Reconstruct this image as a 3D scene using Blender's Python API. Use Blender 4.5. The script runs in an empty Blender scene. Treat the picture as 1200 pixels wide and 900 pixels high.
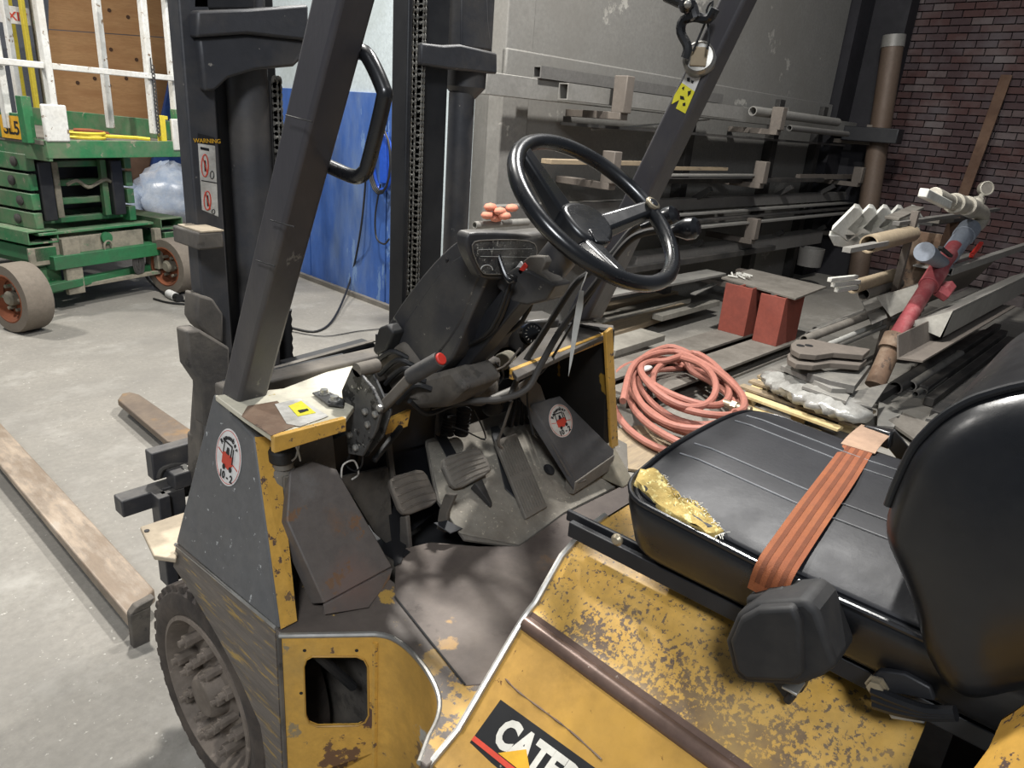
import bpy, bmesh, math, random
from mathutils import Vector, Matrix
random.seed(7)
V = Vector
D2R = math.pi/180
C = bpy.context.scene.collection
sc = bpy.context.scene

# ---------------------------------------------------------------- camera
FOC = 835.0
def _n(v): return v.normalized()
_D = _n(V(((425-600)/FOC, (450-2700)/FOC, -1)))
_F = V(((-441-600)/FOC, (450-50)/FOC, -1)); _F = _n(_F - _F.dot(_D)*_D)
_U = -_D
_X = _F.cross(_U)
CAM = V((0, 0, 1.6))
ROT = Matrix((_X, _F, _U))            # camera coords -> world coords
cam_d = bpy.data.cameras.new('camera'); cam = bpy.data.objects.new('camera', cam_d); C.objects.link(cam)
cam.matrix_world = Matrix.Translation(CAM) @ ROT.to_4x4()
cam_d.sensor_width = 36; cam_d.lens = FOC/1200*36; cam_d.clip_start = .02
sc.camera = cam

# ---------------------------------------------------------------- world, lamps, exposure
world = bpy.data.worlds.new('world'); sc.world = world; world.use_nodes = True
world.node_tree.nodes['Background'].inputs[0].default_value = (.80, .88, 1.0, 1)
world.node_tree.nodes['Background'].inputs[1].default_value = .13
def lamp(name, loc, target, size, power, col=(1, .97, .92)):
    l = bpy.data.lights.new(name, 'AREA'); l.shape = 'DISK'; l.size = size; l.energy = power; l.color = col
    o = bpy.data.objects.new(name, l); C.objects.link(o); o.location = loc
    o.rotation_euler = (V(target)-V(loc)).to_track_quat('-Z', 'Y').to_euler(); return o
lamp('high_bay_lamp', (1.9, 3.6, 5.2), (1.6, 1.5, 0), .35, 270, (1, .97, .92))
lamp('high_bay_lamp', (-.6, 7.5, 5.4), (1.0, 5.5, 0), .5, 245, (1, .96, .90))
lamp('high_bay_lamp', (-2.2, -1.6, 4.6), (1.2, 1.2, .6), 1.0, 150, (.93, .96, 1))
lamp('high_bay_lamp', (3.3, 1.2, 5.2), (3.6, 1.6, 0), .3, 275, (1, .98, .95))
sc.view_settings.view_transform = 'Standard'; sc.view_settings.look = 'None'
sc.view_settings.gamma = 1; sc.view_settings.exposure = .35

# ---------------------------------------------------------------- helpers
def ray(u, v): return ROT @ V(((u-600)/FOC, (450-v)/FOC, -1))
def at(u, v, x=None, y=None, z=None):
    d = ray(u, v)
    if x is not None: t = (x-CAM.x)/d.x
    elif y is not None: t = (y-CAM.y)/d.y
    else: t = (z-CAM.z)/d.z
    return CAM + t*d
def onpl(u, v, p0, n):
    d = ray(u, v); return CAM + d*((V(p0)-CAM).dot(n)/d.dot(n))
BA = -3*D2R
E1 = V((math.cos(BA), math.sin(BA), 0)); E2 = V((-math.sin(BA), math.cos(BA), 0)); ZZ = V((0, 0, 1))
BO = V((3.82, 3.5, 0))
def bp(a, b, z): return BO + E1*a + E2*b + ZZ*z
def lin(c):
    if isinstance(c, str): c = [int(c[i:i+2], 16)/255 for i in (0, 2, 4)]
    return tuple(((x/12.92) if x <= .04045 else ((x+.055)/1.055)**2.4) for x in c)+(1,)

class B:
    def __init__(s): s.v = []; s.f = []
    def add(s, vs, fs):
        o = len(s.v); s.v += [V(p) for p in vs]; s.f += [tuple(i+o for i in f) for f in fs]; return s
    def hexa(s, p):        # 4 of one face, 4 of the opposite face in the same order
        return s.add(p, [(3, 2, 1, 0), (4, 5, 6, 7), (0, 1, 5, 4), (1, 2, 6, 5), (2, 3, 7, 6), (3, 0, 4, 7)])
    def prism(s, poly, vec):
        n = len(poly); vec = V(vec); a = [V(p) for p in poly]; b = [p+vec for p in a]
        return s.add(a+b, [tuple(range(n-1, -1, -1)), tuple(range(n, 2*n))]+[(i, (i+1) % n, n+(i+1) % n, n+i) for i in range(n)])
    def box(s, c, d, ax=None):
        c = V(c); ax = ax or (V((1, 0, 0)), V((0, 1, 0)), V((0, 0, 1)))
        h = [ax[i]*d[i]/2 for i in range(3)]
        q = [(-1, -1), (1, -1), (1, 1), (-1, 1)]
        return s.hexa([c+h[0]*i+h[1]*j-h[2] for i, j in q]+[c+h[0]*i+h[1]*j+h[2] for i, j in q])
    def bbox(s, a, b, z, da, db, dz): return s.box(bp(a, b, z), (da, db, dz), (E1, E2, ZZ))
    def beam(s, p, q, w, h, up=(0, 0, 1)):
        p = V(p); q = V(q); d = (q-p); L = d.length; d.normalize(); sd = d.cross(V(up)).normalized(); u = sd.cross(d)
        return s.box((p+q)/2, (w, L, h), (sd, d, u))
    def tube(s, pts, r, n=8, closed=False, r2=None):
        pts = [V(p) for p in pts]; m = len(pts); T = []
        for i in range(m):
            a = pts[(i-1) % m] if closed or i > 0 else pts[i]; b = pts[(i+1) % m] if closed or i < m-1 else pts[i]
            T.append((b-a).normalized())
        u = T[0].orthogonal().normalized(); vs = []
        for i in range(m):
            u = (u-T[i]*u.dot(T[i])).normalized(); w = T[i].cross(u)
            rr = r if r2 is None else r+(r2-r)*i/(m-1)
            if isinstance(r, (list, tuple)): rr = r[i]
            for k in range(n):
                t = 2*math.pi*k/n; vs.append(pts[i]+(u*math.cos(t)+w*math.sin(t))*rr)
        fs = [(i*n+k, i*n+(k+1) % n, ((i+1) % m)*n+(k+1) % n, ((i+1) % m)*n+k) for i in range(m if closed else m-1) for k in range(n)]
        if not closed: fs += [tuple(range(n-1, -1, -1)), tuple((m-1)*n+k for k in range(n))]
        return s.add(vs, fs)
    def lathe(s, c, ax, prof, n=24, a0=0, cap=(True, True)):
        c = V(c); ax = V(ax).normalized(); u = ax.orthogonal().normalized(); w = ax.cross(u); vs = []
        for r, h in prof:
            for k in range(n):
                t = 2*math.pi*k/n+a0; vs.append(c+ax*h+(u*math.cos(t)+w*math.sin(t))*max(r, 1e-5))
        m = len(prof)
        fs = [(i*n+k, i*n+(k+1) % n, (i+1)*n+(k+1) % n, (i+1)*n+k) for i in range(m-1) for k in range(n)]
        if cap[0]: fs += [tuple(range(n-1, -1, -1))]
        if cap[1]: fs += [tuple((m-1)*n+k for k in range(n))]
        return s.add(vs, fs)
    def cyl(s, p, q, r, n=16):
        p = V(p); q = V(q); return s.lathe(p, q-p, [(r, 0), (r, (q-p).length)], n)
    def ball(s, c, r, n=12, sc_=(1, 1, 1)):
        prof = []; vs = []; c = V(c); m = n//2
        for i in range(m+1):
            a = math.pi*i/m
            for k in range(n):
                t = 2*math.pi*k/n
                vs.append(c+V((math.sin(a)*math.cos(t)*r*sc_[0], math.sin(a)*math.sin(t)*r*sc_[1], math.cos(a)*r*sc_[2])))
        return s.add(vs, [(i*n+k, (i+1)*n+k, (i+1)*n+(k+1) % n, i*n+(k+1) % n) for i in range(m) for k in range(n)])
    def pipe(s, p, q, r, ri, n=14):     # open ended hollow pipe
        p = V(p); q = V(q); ax = (q-p).normalized(); u = ax.orthogonal().normalized(); w = ax.cross(u); L = (q-p).length; vs = []
        for rr, h in ((ri, L), (ri, 0), (r, 0), (r, L)):
            for k in range(n):
                t = 2*math.pi*k/n; vs.append(p+ax*h+(u*math.cos(t)+w*math.sin(t))*rr)
        return s.add(vs, [(i*n+k, i*n+(k+1) % n, ((i+1) % 4)*n+(k+1) % n, ((i+1) % 4)*n+k) for i in range(4) for k in range(n)])
    def rtube(s, p, q, w, h, t, up=(0, 0, 1)):   # hollow rectangular tube
        p = V(p); q = V(q); d = (q-p); d.normalize(); sd = d.cross(V(up)).normalized(); u = sd.cross(d)
        def ring(o, a, b): return [o+sd*i*a/2+u*j*b/2 for i, j in ((-1, -1), (1, -1), (1, 1), (-1, 1))]
        vs = ring(q, w-t*2, h-t*2)+ring(p, w-t*2, h-t*2)+ring(p, w, h)+ring(q, w, h)
        return s.add(vs, [(i*4+k, i*4+(k+1) % 4, ((i+1) % 4)*4+(k+1) % 4, ((i+1) % 4)*4+k) for i in range(4) for k in range(4)])
    def build(s, name, mt, parent=None, bevel=0, sharp=32, label=None, segs=2, recalc=True):
        me = bpy.data.meshes.new(name)
        lo = V([min(p[i] for p in s.v) for i in range(3)]); hi = V([max(p[i] for p in s.v) for i in range(3)])
        c = (lo+hi)/2
        if parent is None: c.z = lo.z
        me.from_pydata([p-c for p in s.v], [], s.f); me.update()
        if recalc:
            bm = bmesh.new(); bm.from_mesh(me); bmesh.ops.recalc_face_normals(bm, faces=bm.faces); bm.to_mesh(me); bm.free()
        me.polygons.foreach_set('use_smooth', [True]*len(me.polygons)); me.set_sharp_from_angle(angle=sharp*D2R)
        me.materials.append(mt)
        o = bpy.data.objects.new(name, me); C.objects.link(o)
        put(o, c, parent)
        if label: o['label'] = label
        if bevel:
            m = o.modifiers.new('bevel', 'BEVEL'); m.width = bevel; m.segments = segs; m.limit_method = 'ANGLE'; m.angle_limit = 35*D2R
            m.harden_normals = False
        return o
WL = {}
def put(o, c, parent=None):
    WL[o.name] = V(c)
    if parent: o.parent = parent; o.location = V(c)-WL[parent.name]
    else: o.location = c
def thing(name, label, cat, loc, group=None):
    o = bpy.data.objects.new(name, None); C.objects.link(o); o.empty_display_size = .1; put(o, V(loc)); return tag(o, label, cat, group)
def tag(o, label, cat, group=None):
    o['label'] = label; o['category'] = cat
    if group: o['group'] = group
    return o
def struct(o): o['kind'] = 'structure'; return o
def text(name, s, mt, parent, o, ex, ey, size, depth=.0006, align='CENTER', bold=0, sx=1):
    cu = bpy.data.curves.new('txt', 'FONT'); cu.body = s; cu.size = size; cu.extrude = depth; cu.align_x = align; cu.offset = bold; cu.resolution_u = 3
    t = bpy.data.objects.new('txt', cu); dg = bpy.context.evaluated_depsgraph_get()
    me0 = t.to_mesh(); ex = V(ex).normalized(); ey = V(ey).normalized(); n = ex.cross(ey); o = V(o)
    vs = [o+ex*v.co.x*sx+ey*v.co.y+n*v.co.z for v in me0.vertices]; fs = [tuple(p.vertices) for p in me0.polygons]
    b = B(); b.add(vs, fs); t.to_mesh_clear(); bpy.data.objects.remove(t)
    return b.build(name, mt, parent, recalc=False, sharp=20)
def smooth_path(pts, k=4, closed=False):
    pts = [V(p) for p in pts]; n = len(pts); out = []
    rng = range(n) if closed else range(n-1)
    for i in rng:
        p0 = pts[(i-1) % n] if closed or i > 0 else pts[i]; p1 = pts[i]; p2 = pts[(i+1) % n]
        p3 = pts[(i+2) % n] if closed or i+2 < n else p2
        for j in range(k):
            t = j/k; out.append(.5*((2*p1)+(p2-p0)*t+(2*p0-5*p1+4*p2-p3)*t*t+(3*p1-p0-3*p2+p3)*t**3))
    if not closed: out.append(pts[-1])
    return out
def pillow(bd, outline, f, depth, r, crown=.0, rings=5, fill=6, both=True):
    """outline: 2D loop; f(x,y,h) maps to world; h from 0 (back) to depth (front)"""
    n = len(outline); cx = sum(p[0] for p in outline)/n; cy = sum(p[1] for p in outline)/n
    R = sum(math.hypot(p[0]-cx, p[1]-cy) for p in outline)/n
    L = []
    def ring(ins, h): return [(cx+(x-cx)*(1-ins), cy+(y-cy)*(1-ins), h) for x, y in outline]
    if both:
        for j in range(1, fill): L.append(ring(1-j/fill*(1-r/R), -crown*(1-(j/fill)**2)))
    else: L.append(ring(.999, 0))
    for j in range(rings+1):
        a = math.pi/2*j/rings; L.append(ring(r/R*(1-math.sin(a)), r*(1-math.cos(a))))
    for j in range(rings+1):
        a = math.pi/2*j/rings; L.append(ring(r/R*(1-math.cos(a)), depth-r+r*math.sin(a)))
    for j in range(fill-1, 0, -1):
        L.append(ring(1-j/fill*(1-r/R), depth+crown*(1-(j/fill)**2)))
    vs = [f(*p) for rg in L for p in rg]; m = len(L)
    fs = [(i*n+k, i*n+(k+1) % n, (i+1)*n+(k+1) % n, (i+1)*n+k) for i in range(m-1) for k in range(n)]
    c0 = len(vs); vs += [f(cx, cy, -crown if both else 0), f(cx, cy, depth+crown)]
    fs += [(c0, (k+1) % n, k) for k in range(n)]+[(c0+1, (m-1)*n+k, (m-1)*n+(k+1) % n) for k in range(n)]
    bd.add(vs, fs); return L

# ---------------------------------------------------------------- materials
def mat(name, base, rough=.5, metal=0, wear=None, amt=.3, wscale=12, dirt=None, damt=.3, dscale=3, bump=.15, bscale=60,
        patches=(), spec=.5, stretch=None, emit=None, coat=0, detail=8, speck=None, samt=.5, sscale=90, trans=0, wsoft=.02, dust=0, dustc='8f897e', mott=.22):
    m = bpy.data.materials.new(name); m.use_nodes = True; nt = m.node_tree; N = nt.nodes; Lk = nt.links.new
    p = N['Principled BSDF']; tc = N.new('ShaderNodeTexCoord'); geo = N.new('ShaderNodeNewGeometry')
    src = geo.outputs['Position']
    if stretch:
        mp = N.new('ShaderNodeMapping'); mp.inputs['Scale'].default_value = stretch[:3]
        if len(stretch) > 3: mp.inputs['Rotation'].default_value = (0, 0, stretch[3])
        Lk(src, mp.inputs[0]); src = mp.outputs[0]
    def noise(s, d=8, r=.6, sr=None):
        n = N.new('ShaderNodeTexNoise'); n.inputs['Scale'].default_value = s; n.inputs['Detail'].default_value = d; n.inputs['Roughness'].default_value = r
        Lk(sr or src, n.inputs['Vector']); return n.outputs['Fac']
    def ramp(x, a, b):
        r = N.new('ShaderNodeMapRange'); r.inputs[1].default_value = a; r.inputs[2].default_value = b; Lk(x, r.inputs[0]); return r.outputs[0]
    def mix(f, a, b):
        x = N.new('ShaderNodeMix'); x.data_type = 'RGBA'
        if f is not None: Lk(f, x.inputs[0])
        for i, c in ((6, a), (7, b)):
            if isinstance(c, (tuple, list)): x.inputs[i].default_value = c
            else: Lk(c, x.inputs[i])
        return x.outputs[2]
    def math_(op, a, b):
        x = N.new('ShaderNodeMath'); x.operation = op
        for i, c in ((0, a), (1, b)):
            if isinstance(c, (int, float)): x.inputs[i].default_value = c
            else: Lk(c, x.inputs[i])
        return x.outputs[0]
    b = lin(base); dk = tuple(x*.82 for x in b[:3])+(1,); lt = tuple(min(1, x*1.15) for x in b[:3])+(1,)
    col = mix(noise(4 if not stretch else 2), dk, lt)
    wn = noise(wscale, detail, .68)
    col = mix(ramp(noise(38 if not stretch else 14, 4, .7), .35, .68), col, mix(None, tuple(x*(1-mott) for x in b[:3])+(1,), tuple(x*(1-mott) for x in b[:3])+(1,)))
    if patches:
        pn = noise(9, 5, .6)
        for pt in patches:
            c, rad, pc, strength = pt[:4]; soft = pt[4] if len(pt) > 4 else .12
            vm = N.new('ShaderNodeVectorMath'); vm.operation = 'DISTANCE'; Lk(geo.outputs['Position'], vm.inputs[0]); vm.inputs[1].default_value = V(c)
            d = math_('ADD', vm.outputs['Value'], math_('MULTIPLY', math_('SUBTRACT', pn, .5), rad*1.6))
            f = ramp(d, rad*1.15, rad*.1)                   # 1 inside
            f2 = math_('ADD', math_('MULTIPLY', f, strength), math_('MULTIPLY', math_('SUBTRACT', wn, .5), 2.6))
            col = mix(ramp(f2, .38, .38+soft), col, lin(pc))
    if wear: col = mix(ramp(wn, .5+(.5-amt)*.42, .5+(.5-amt)*.42+wsoft), col, lin(wear))
    if speck: col = mix(ramp(noise(sscale, 3, .7), .5+(.5-samt)*.5, .5+(.5-samt)*.5+.05), col, lin(speck))
    if dirt:
        f = ramp(noise(dscale, 6, .65), .62-damt*.5, .82-damt*.3); col = mix(math_('MULTIPLY', f, .85), col, lin(dirt))
    if dust:
        sx = N.new('ShaderNodeSeparateXYZ'); Lk(geo.outputs['Normal'], sx.inputs[0])
        f = math_('MULTIPLY', ramp(sx.outputs[2], .2, .95), math_('MULTIPLY', ramp(noise(11, 6, .7), .3, .75), dust)); col = mix(f, col, lin(dustc))
    Lk(col, p.inputs['Base Color'])
    rr = N.new('ShaderNodeMapRange'); rr.inputs[3].default_value = max(.03, rough-.12); rr.inputs[4].default_value = min(1, rough+.15)
    Lk(noise(14, 5), rr.inputs[0]); Lk(rr.outputs[0], p.inputs['Roughness'])
    p.inputs['Metallic'].default_value = metal; p.inputs['Specular IOR Level'].default_value = spec
    if coat: p.inputs['Coat Weight'].default_value = coat; p.inputs['Coat Roughness'].default_value = .15
    if trans: p.inputs['Transmission Weight'].default_value = trans
    if emit: p.inputs['Emission Color'].default_value = lin(base); p.inputs['Emission Strength'].default_value = emit
    if bump:
        bn = N.new('ShaderNodeBump'); bn.inputs['Strength'].default_value = bump; bn.inputs['Distance'].default_value = .004
        hh = noise(bscale, 5)
        if wear: hh = math_('ADD', hh, math_('MULTIPLY', ramp(wn, .5+(.5-amt)*.42, .5+(.5-amt)*.42+.03), -.6))
        Lk(hh, bn.inputs['Height']); Lk(bn.outputs[0], p.inputs['Normal'])
    return m
M = {}
M['black'] = mat('black_steel', '3a3a3d', .5, dust=.35, wear='6a6762', amt=.12, wscale=20, dirt='5d5852', damt=.25, dscale=5, bump=.1)
M['mast'] = mat('mast_black', '38393d', .5, dust=.4, wear='85817a', amt=.09, wscale=26, dirt='55504a', damt=.3, dscale=4, bump=.12)
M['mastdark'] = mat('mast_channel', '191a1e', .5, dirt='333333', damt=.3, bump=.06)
M['guard'] = mat('guard_paint', '413f42', .42, wear='75726d', amt=.14, wscale=16, dirt='55514b', damt=.3, bump=.15, stretch=(1, 1, .5))
M['gloss'] = mat('gloss_plastic', '131417', .26, spec=.7, bump=.02, dirt='2e2d2b', damt=.15)
M['plastic'] = mat('dull_plastic', '333336', .42, dust=.5, dirt='4f4c47', damt=.35, dscale=6, speck='8a867c', samt=.16, sscale=60, bump=.12)
M['rubber'] = mat('dusty_rubber', '4a4540', .85, dirt='6e665c', damt=.5, dscale=8, bump=.2)
M['rubberblk'] = mat('black_rubber', '1d1d1e', .7, dirt='3c3935', damt=.3, bump=.1)
M['dust'] = mat('dusty_plate', '77726a', .85, dirt='57524b', damt=.5, dscale=5, bump=.2, speck='a39c8f', samt=.2, sscale=120)
M['dustdk'] = mat('dusty_dark_metal', '4e4a46', .8, dirt='6e675d', damt=.5, dscale=7, bump=.25, wear='2f2d2b', amt=.3)
M['vinyl'] = mat('black_vinyl', '141518', .30, spec=.6, bump=.16, bscale=22, dirt='222222', damt=.3)
M['vinyltop'] = mat('seat_top_vinyl', '111217', .5, spec=.4, bump=.08, bscale=120, dirt='1c1d22', damt=.3)
M['stitch'] = mat('seat_stitching', '8f9092', .8, bump=0)
M['foam'] = mat('torn_foam', 'bda562', .95, dirt='85703c', damt=.5, dscale=14, bump=.9, bscale=90, speck='efe3a0', samt=.4, sscale=70)
M['fray'] = mat('frayed_thread', 'd9d6cb', .9, bump=0)
M['belt'] = mat('belt_webbing', '8f5029', .8, dirt='7c3f27', damt=.4, dscale=5, bump=.3, bscale=500)
M['belt2'] = mat('belt_webbing_dark', '6e3a1e', .85, bump=.3, bscale=500)
M['beltw'] = mat('belt_worn', 'a58871', .9, bump=.4, bscale=80)
YEL = 'cfa14a'; PRM = '574640'
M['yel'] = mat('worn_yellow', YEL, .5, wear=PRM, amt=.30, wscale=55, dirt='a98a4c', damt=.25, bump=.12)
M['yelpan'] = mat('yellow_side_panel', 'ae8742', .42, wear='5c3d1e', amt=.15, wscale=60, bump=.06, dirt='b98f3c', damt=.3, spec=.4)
M['skirt'] = mat('scraped_skirt', '706860', .6, wear='a98c4c', amt=.40, wscale=9, dirt='504a45', damt=.4, dscale=5, bump=.2, stretch=(.8, 1.0, 9), wsoft=.06)
M['greypan'] = mat('grey_side_panel', '626262', .55, wear='8f9398', amt=.12, wscale=30, dirt='4b4f54', damt=.3, bump=.12, speck='b9bbbb', samt=.18, sscale=55)
M['deck'] = mat('worn_deck', '6a615a', .5, wear='b99a58', amt=.2, wscale=30, dirt='4d4742', damt=.4, bump=.15,
   patches=[((.745, .74, .67), .075, 'c19a4c', .75), ((.69, .62, .67), .09, 'c19a4c', .75), ((.79, .95, .67), .05, 'b9954c', .6), ((.62, .59, .67), .06, 'c19a4c', .7)])
M['floorpl'] = mat('floor_plate', '564d48', .6, dirt='756b62', damt=.45, dscale=4, wear='403733', amt=.25, wscale=10, bump=.12,
   patches=[((.83, .80, .655), .03, 'bb9048', .8), ((.78, .76, .655), .03, 'bb9048', .8), ((.79, .72, .655), .02, 'bb9048', .7), ((1.12, .80, .655), .05, '7a5428', .6, .3), ((1.0, .83, .655), .16, '453c37', .8, .6)])
M['toe'] = mat('dusty_toe_board', '8b867b', .9, dirt='5d574f', damt=.4, dscale=6, bump=.3, speck='b8b09f', samt=.25, sscale=100)
M['rustbox'] = mat('rusty_box', '625c58', .6, wear='6f5540', amt=.3, wscale=9, dirt='746a60', damt=.35, bump=.15,
   patches=[((.74, 1.08, .82), .10, '7d5c40', .6, .7), ((.73, 1.0, .70), .11, '705d56', .9, .6), ((.70, 1.12, .88), .07, '7a7b7a', .9, .6)])
M['cream'] = mat('worn_cream_top', 'd2ccb8', .55, dirt='a39a80', damt=.35, wear='b09a5a', amt=.15, wscale=20, bump=.1)
M['creamplate'] = mat('cream_plate', 'b9aa92', .7, dirt='857868', damt=.4, bump=.1)
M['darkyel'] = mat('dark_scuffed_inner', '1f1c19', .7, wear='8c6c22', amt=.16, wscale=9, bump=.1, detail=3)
M['forkst'] = mat('fork_steel', '857666', .5, metal=.2, wear='9a7850', amt=.45, wscale=5, wsoft=.15, dirt='a59d92', damt=.35, dscale=5, bump=.15, stretch=(3, .8, 1))
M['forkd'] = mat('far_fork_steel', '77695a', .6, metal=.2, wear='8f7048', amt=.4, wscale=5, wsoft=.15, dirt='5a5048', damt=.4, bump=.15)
M['tyre'] = mat('tyre_rubber', '3a3430', .85, dirt='5c5249', damt=.45, dscale=9, bump=.4, bscale=40)
M['rim'] = mat('muddy_rim', '80756a', .8, dirt='5a5148', damt=.4, dscale=9, wear='92867a', amt=.25, wscale=16, bump=.3, bscale=40)
M['bright'] = mat('bright_steel', 'b6b4ae', .35, metal=.7, dirt='6f6b64', damt=.3, bump=.05)
M['chain'] = mat('oiled_chain', 'a5a29a', .35, metal=.5, dirt='35322f', damt=.45, dscale=20, bump=.1)
M['red'] = mat('red_button', 'd8392c', .5, bump=.05)
M['white'] = mat('white_sticker', 'e2e0dc', .5, bump=0, dirt='b5b1a8', damt=.2)
M['whitedirty'] = mat('scuffed_white_sticker', 'cfccc4', .6, bump=0, dirt='77736b', damt=.4, dscale=14)
M['ink'] = mat('black_ink', '1b1b1d', .6, bump=0)
M['redink'] = mat('red_ink', 'c9432f', .5, bump=0)
M['yelstk'] = mat('yellow_sticker', 'e6dc3c', .5, bump=0)
M['decalblk'] = mat('black_decal', '1f1f20', .45, wear='7d7a70', amt=.14, wscale=38, bump=.02)
M['letter'] = mat('off_white_letter', 'd6d3c8', .5, bump=0, wear='8a8578', amt=.08, wscale=40)
M['decalyel'] = mat('decal_yellow', 'dca82c', .5, bump=0)
M['decalred'] = mat('decal_red', 'd04a35', .5, bump=0)
M['paper'] = mat('paper_tag', 'c9c8c2', .8, bump=.05, dirt='8f8d85', damt=.3)
# surroundings
M['floor'] = mat('concrete_floor', '87837b', .72, dirt='6f6c66', damt=.42, dscale=1.3, wear='9c9992', amt=.45, wscale=2.2, wsoft=.2, bump=.2, bscale=25, speck='b4b1a8', samt=.2, sscale=45)
M['conc'] = mat('concrete_wall', '7d7b76', .85, dirt='6f6c66', damt=.35, dscale=.8, wear='a19e96', amt=.22, wscale=1.7, bump=.5, bscale=9)
M['concdk'] = mat('dark_steel_column', '1c1b20', .7, dirt='26242a', damt=.3, bump=.1)
M['white_wall'] = mat('white_painted_wall', 'b9c3c6', .7, dirt='98a09e', damt=.35, dscale=2, bump=.2)
M['blue_wall'] = mat('blue_painted_panel', '365a9c', .5, wear='5f7ba6', amt=.28, wscale=3.5, dirt='6f8097', damt=.3, dscale=1.5, bump=.1, stretch=(1.2, 1.2, .4))
M['bluedk'] = mat('dark_blue_sheet', '1d3d77', .6, dirt='2a4a82', damt=.3, bump=.1)
M['mortar'] = mat('mortar', '544d4c', .95, bump=.4, dirt='4a4344', damt=.4)
M['brickA'] = mat('brick_red', '4a3230', .9, dirt='5f5554', damt=.32, dscale=2, bump=.4)
M['brickB'] = mat('brick_brown', '423132', .9, dirt='565052', damt=.35, dscale=2, bump=.4)
M['brickC'] = mat('brick_dusty', '574a49', .9, dirt='6b6565', damt=.4, dscale=2, bump=.4)
M['steel'] = mat('dusty_steel', '6d6b68', .6, dust=.6, dustc='9b978d', metal=.25, dirt='5f5d59', damt=.35, dscale=3, bump=.1)
M['steellt'] = mat('pale_steel', '8f8d88', .5, dust=.5, dustc='aaa69c', metal=.25, dirt='77756f', damt=.35, dscale=3, bump=.1)
M['cutface'] = mat('bright_cut_face', 'b4b1a8', .6, dirt='8f8a80', damt=.3, bump=.05)
M['steeldk'] = mat('dark_steel', '353433', .65, metal=.2, dirt='56524d', damt=.4, dscale=3, bump=.1)
M['rustst'] = mat('rusty_steel', '66503f', .8, dirt='8a7a68', damt=.35, dscale=5, wear='3c2e26', amt=.3, bump=.25)
M['bracket'] = mat('rack_bracket', '6c645c', .75, dirt='5d564f', damt=.4, dscale=5, bump=.15)
M['redprime'] = mat('red_primer', '8a4538', .65, dirt='713a31', damt=.3, dscale=4, bump=.08)
M['hose'] = mat('salmon_hose', 'a0695b', .6, dirt='9f6a5e', damt=.35, dscale=6, bump=.06)
M['brass'] = mat('brass_fitting', 'a59a84', .4, metal=.6, dirt='5f574a', damt=.3, bump=.05)
M['plank'] = mat('plank_wood', '9b8a70', .85, dirt='75695a', damt=.4, bump=.2, stretch=(1, 8, 8), wear='6a5a48', amt=.2, wscale=6)
M['pine'] = mat('pine_slat', 'cdb98a', .8, dirt='a08a5c', damt=.3, bump=.15)
M['grey_wood'] = mat('grey_weathered_wood', '8a867c', .85, dirt='66625a', damt=.4, bump=.2)
M['board'] = mat('brown_board', '553d2d', .8, dirt='6f5643', damt=.3, bump=.15)
M['ply'] = mat('plywood', 'b58a5c', .75, dirt='9a6e45', damt=.45, dscale=1.5, stretch=(.8, .8, 5, .2), bump=.06, wear='7c5230', amt=.08, wscale=2)
M['plyknot'] = mat('plywood_knot', '4d3320', .8, bump=0)
M['green'] = mat('green_paint', '2e7246', .5, dirt='6a6c58', damt=.42, dscale=4, wear='86826f', amt=.22, wscale=12, bump=.12, dust=.6)
M['greendk'] = mat('green_paint_dark', '2a6b42', .55, dirt='3b4a38', damt=.35, dscale=3, bump=.12)
M['mud'] = mat('muddy_steel', '8b8474', .9, dirt='57554a', damt=.4, dscale=9, wear='5c7a5c', amt=.25, wscale=12, bump=.3)
M['wpaint'] = mat('chipped_white_paint', 'd9d8d2', .5, wear='7c6a58', amt=.22, wscale=16, dirt='b8b2a6', damt=.3, bump=.15)
M['lifttyre'] = mat('pale_worn_tyre', '756c61', .9, dirt='6b6257', damt=.4, bump=.25, dscale=6)
M['rust'] = mat('rust', '84482a', .85, dirt='5b3a28', damt=.4, dscale=9, bump=.2)
M['diamond'] = mat('worn_tread_plate', '7b756b', .7, dirt='5a554c', damt=.4, bump=.3, bscale=60)
M['bag'] = mat('clear_plastic_bag', 'c3cbd6', .25, dirt='8fa0b8', damt=.45, dscale=7, bump=1.0, bscale=14, spec=.9)
M['film'] = mat('plastic_film', 'a3a29d', .2, dirt='6f6d68', damt=.5, dscale=12, bump=.6, bscale=30, spec=.8)
M['foamw'] = mat('white_foam', 'c9c8c0', .8, dirt='95928a', damt=.25, bump=.05)
M['tubec'] = mat('cardboard_tube', 'a3937a', .85, dirt='857660', damt=.3, bump=.06)
M['redpaint'] = mat('faded_red_paint', '8c3f43', .6, dirt='a87876', damt=.3, dscale=6, bump=.15)
M['greypaint'] = mat('grey_blue_coupling', '747b85', .55, dirt='6b7078', damt=.3, bump=.15)
M['galv'] = mat('galvanised_fitting', 'b1ac9f', .5, metal=.3, dirt='7f796d', damt=.35, dscale=9, bump=.12)
M['brownpipe'] = mat('brown_standpipe', '65564a', .55, metal=.2, dirt='59483b', damt=.35, dscale=2, bump=.1)
M['cable'] = mat('black_cable', '1a1a1b', .5, bump=0)
M['bluepl'] = mat('blue_plastic', '2450b4', .4, bump=0)
M['yelpl'] = mat('yellow_strap', 'd8c23a', .6, bump=.05)
M['grey_metal'] = mat('grey_partition', '848890', .6, dirt='75787e', damt=.3, bump=.03)
M['orange'] = mat('orange_rag', 'd58a72', .85, bump=.3)

# ================================================================ THE SETTING
b = B(); b.prism([(-4, -4, 0), (14, -4, 0), (14, 14, 0), (-4, 14, 0)], (0, 0, -.1)); fl = struct(b.build('floor', M['floor']))
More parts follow.
